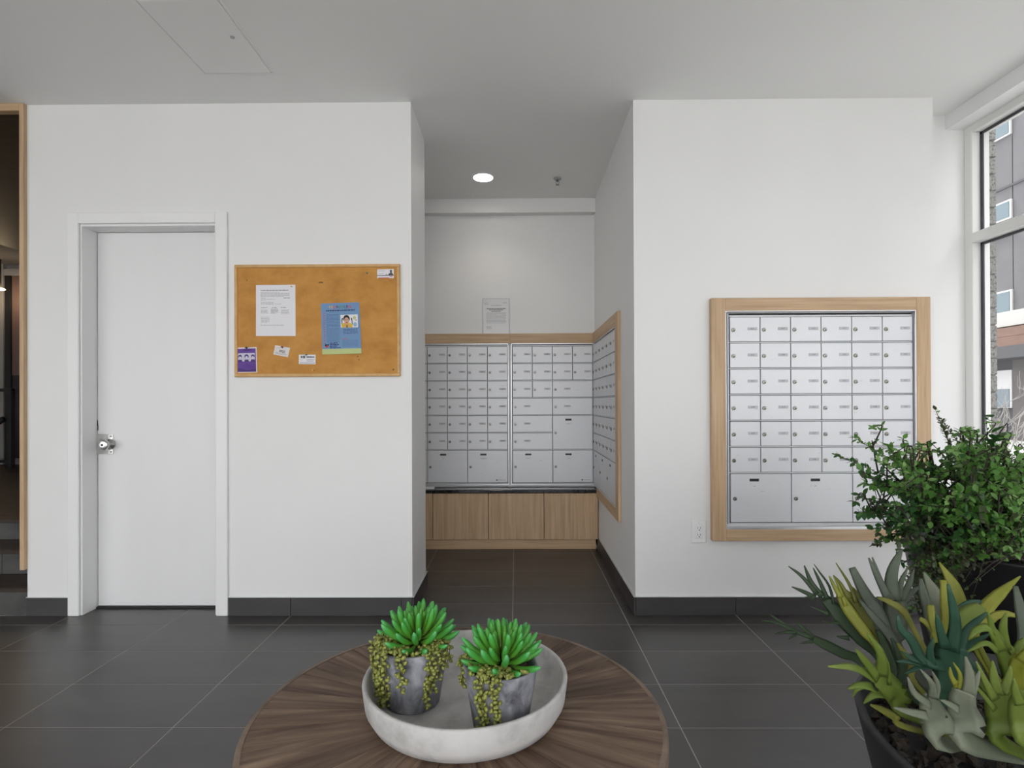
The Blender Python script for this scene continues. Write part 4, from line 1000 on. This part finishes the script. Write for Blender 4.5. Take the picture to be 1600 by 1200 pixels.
def put_leaf(p, d_, size, mi):
    d_ = d_.normalized(); up = Vector((rnd.uniform(-.7,.7), rnd.uniform(-.9,.3), 1)); x = d_.cross(up)
    if x.length < .1: x = d_.cross(Vector((1,0,0)))
    x.normalize(); z = x.cross(d_)
    leaves.append((Matrix.Translation(p) @ Matrix((x*size, d_*size, z*size)).transposed().to_4x4(), mi))
def branch(p0, p1, size, mi, sag=.0, dens=1.0, start=.25, narrow=False, name='branch'):
    p0, p1 = Vector(p0), Vector(p1); L_ = (p1-p0).length
    mid = p0.lerp(p1, .5) + Vector((rnd.uniform(-.03,.03), rnd.uniform(-.03,.03), rnd.uniform(.02,.07)-sag))
    P = cr([p0, mid, p1], 10)
    MB().tube([tuple(q-SCN) for q in P], [.0027*(1-.07*k) for k in range(11)], 5).build('branch', M_bark, sp2)
    sp_ = .013/dens; n = int(L_*(1-start)/sp_)
    for k in range(n):
        t_ = start+(1-start)*k/max(1, n-1); x = t_*10; i = min(int(x), 9); q = P[i].lerp(P[i+1], x-i); tg = (P[i+1]-P[i]).normalized()
        a = k*2.4+rnd.uniform(-.5,.5); s1 = tg.orthogonal().normalized(); s2_ = tg.cross(s1); sd = s1*math.cos(a)+s2_*math.sin(a)
        for sgn in (1, -1):
            d_ = (tg*rnd.uniform(.35,.8)+sd*sgn+Vector((0,0,rnd.uniform(-.1,.35)))).normalized()
            put_leaf(q, d_, size*rnd.uniform(.7,1.15)*(1-.35*t_ if narrow else 1), mi if rnd.random() < .7 else rnd.choice((0,1,1,3)))
    put_leaf(p1, (p1-P[-2]), size, mi)
    return P
def base_pt(): 
    a = rnd.uniform(0, 6.283); r_ = rnd.uniform(0, .17); return Vector((SCN.x+r_*math.cos(a), SCN.y+r_*math.sin(a), SZ-.03))
def bp_near(x):       # base on the left side of the pot soil
    return Vector((SCN.x-.2+rnd.uniform(0,.2), SCN.y+rnd.uniform(-.15,.15), SZ-.03))
# branches whose tips reach the outline seen in the photograph
tips = [(1335,684,1.70,1),(1308,712,1.72,0),(1345,735,1.68,0),(1350,755,1.66,1),(1342,775,1.66,0),(1343,802,1.66,0),(1348,800,1.62,0),(1365,825,1.66,0),(1372,845,1.66,0),(1368,850,1.72,3),
        (1386,697,1.72,1),(1398,715,1.74,1),(1375,720,1.64,2),(1405,730,1.62,1),(1412,722,1.76,1),(1395,760,1.60,1),(1390,790,1.60,1),(1400,815,1.60,0),(1405,760,1.66,2),(1420,750,1.62,2),
        (1440,735,1.74,1),(1455,730,1.70,0),(1470,735,1.66,1),(1450,765,1.58,1),(1445,790,1.56,1),(1465,790,1.56,2),(1430,830,1.58,0),(1480,720,1.76,1),(1490,705,1.72,1),(1505,690,1.82,1),(1520,680,1.80,2),(1515,700,1.70,1),
        (1540,710,1.74,1),(1550,720,1.64,2),(1565,735,1.60,2),(1580,745,1.58,2),(1595,760,1.58,2),(1570,770,1.54,2),(1530,760,1.56,1),(1500,770,1.54,1),(1540,790,1.52,1),(1510,800,1.52,0),(1480,810,1.54,1),(1560,810,1.52,1),(1590,800,1.53,2),
        (1580,830,1.55,2),(1550,840,1.52,1),(1520,840,1.52,1),(1490,840,1.53,0),(1460,840,1.55,0),(1600,720,1.66,1),(1620,740,1.6,2),(1640,720,1.7,1),(1660,760,1.7,1),(1680,740,1.85,1),(1650,800,1.6,1),(1630,700,1.9,1),(1600,850,1.57,2),(1585,865,1.57,2),(1560,868,1.58,2),(1530,868,1.57,1),(1620,830,1.56,1),
        (1440,870,1.60,3),(1420,860,1.62,0),(1405,845,1.6,3),(1400,880,1.66,0),(1460,870,1.58,3),(1475,862,1.57,1),(1500,872,1.57,3),(1425,790,1.6,0),(1415,800,1.72,0),(1440,810,1.66,3)]
for k in range(30):
    tips.append((rnd.uniform(1490, 1640), rnd.uniform(695, 870), rnd.uniform(1.50, 1.80), rnd.choice((1, 2, 2, 2, 1))))
for u, v, Y, mi in tips:
    p1 = at(u, v, Y=Y); p0 = bp_near(0) if u < 1480 else base_pt()
    P = branch(p0, p1, rnd.uniform(.019,.025) if u < 1480 else rnd.uniform(.020,.028), mi, dens=1.1, start=.40)
    for k in range(3):
        q = P[rnd.randint(5, 9)]; d_ = (p1-p0).normalized()*.5+Vector((rnd.uniform(-1,1), rnd.uniform(-1,.6), rnd.uniform(-.3,.8)))*.7
        branch(q, q+d_.normalized()*rnd.uniform(.05,.10), rnd.uniform(.017,.022) if u < 1480 else rnd.uniform(.017,.025), mi, dens=.95, start=.15)
for k in range(34):
    a = rnd.uniform(-1.7, 1.9); r_ = rnd.uniform(.12, .40); p1 = SCN + Vector((.08+r_*math.cos(a), r_*math.sin(a), SZ+rnd.uniform(.10,.36)))
    P = branch(base_pt(), p1, rnd.uniform(.020,.027), rnd.choice((1,2,2,0)), dens=1.0, start=.35)
    for j in range(2):
        q = P[rnd.randint(5, 9)]; branch(q, q+Vector((rnd.uniform(-1,1), rnd.uniform(-1,1), rnd.uniform(-.2,.8))).normalized()*.08, .021, rnd.choice((1,2)), dens=.95, start=.15)
# fine narrow sprigs in front of the wall
for u, v in ((1462,641),(1474,670),(1438,698),(1470,655)):
    branch(base_pt(), at(u, v, Y=1.86), .021, 3, dens=1.4, start=.35, narrow=True)
# taller dark sprig against the window
P = branch(base_pt(), at(1541,655,Y=1.72), .012, 0, dens=.35, start=.5)
for u, v, s in ((1534,654,.044),(1538,648,.04),(1560,672,.05),(1570,680,.05),(1565,685,.045),(1552,682,.04),(1545,688,.05),(1550,694,.05),(1542,700,.05),(1554,705,.05),(1562,712,.04)):
    put_leaf(at(1551, v+4, Y=1.72), at(u, v, Y=1.70)-at(1551, v+6, Y=1.72), s, 0)
branch(at(1548,700,Y=1.74), at(1572,684,Y=1.72), .03, 0, dens=.4, start=.4)
# drooping dull foliage over the left rim
for k in range(34):
    u = rnd.uniform(1405, 1500); v = rnd.uniform(880, 965) if u < 1450 else rnd.uniform(880, 915)
    p0 = Vector((SCN.x-.24+rnd.uniform(0,.15), SCN.y-.16+rnd.uniform(-.08,.2), SZ+.01)); p1 = at(u, v, Y=rnd.uniform(1.52,1.66))
    branch(p0, p1, rnd.uniform(.012,.019), 3, sag=-.03, dens=1.1, start=.25)
for u, v in ((1508,905),(1520,930),(1500,930),(1512,918)):
    branch(Vector((SCN.x-.2, SCN.y-.27, SZ+.01)), at(u, v, Y=1.55), .012, 3, sag=-.02, dens=.5, start=.3)
# the 300 nearest leaves are single parts, the rest one mass
leaves.sort(key=lambda L_: (L_[0].translation-Vector((0,0,CAMH))).length - 0.6*L_[0].to_scale()[0]*10)
for mtx, mi in leaves[:300]:
    o = link('leaf', LEAFM[mi], sp2); o.matrix_local = Matrix.Translation(-SCN) @ mtx
mass = MB()
for mtx, mi in leaves[300:]:
    mass.add([mtx @ Vector(v)-SCN for v in LV], LF, mi, True)
o = mass.build('foliage', LM, sp2); o['kind'] = 'stuff'; o['label'] = 'dense small green leaves'
bpy.context.view_layer.update()
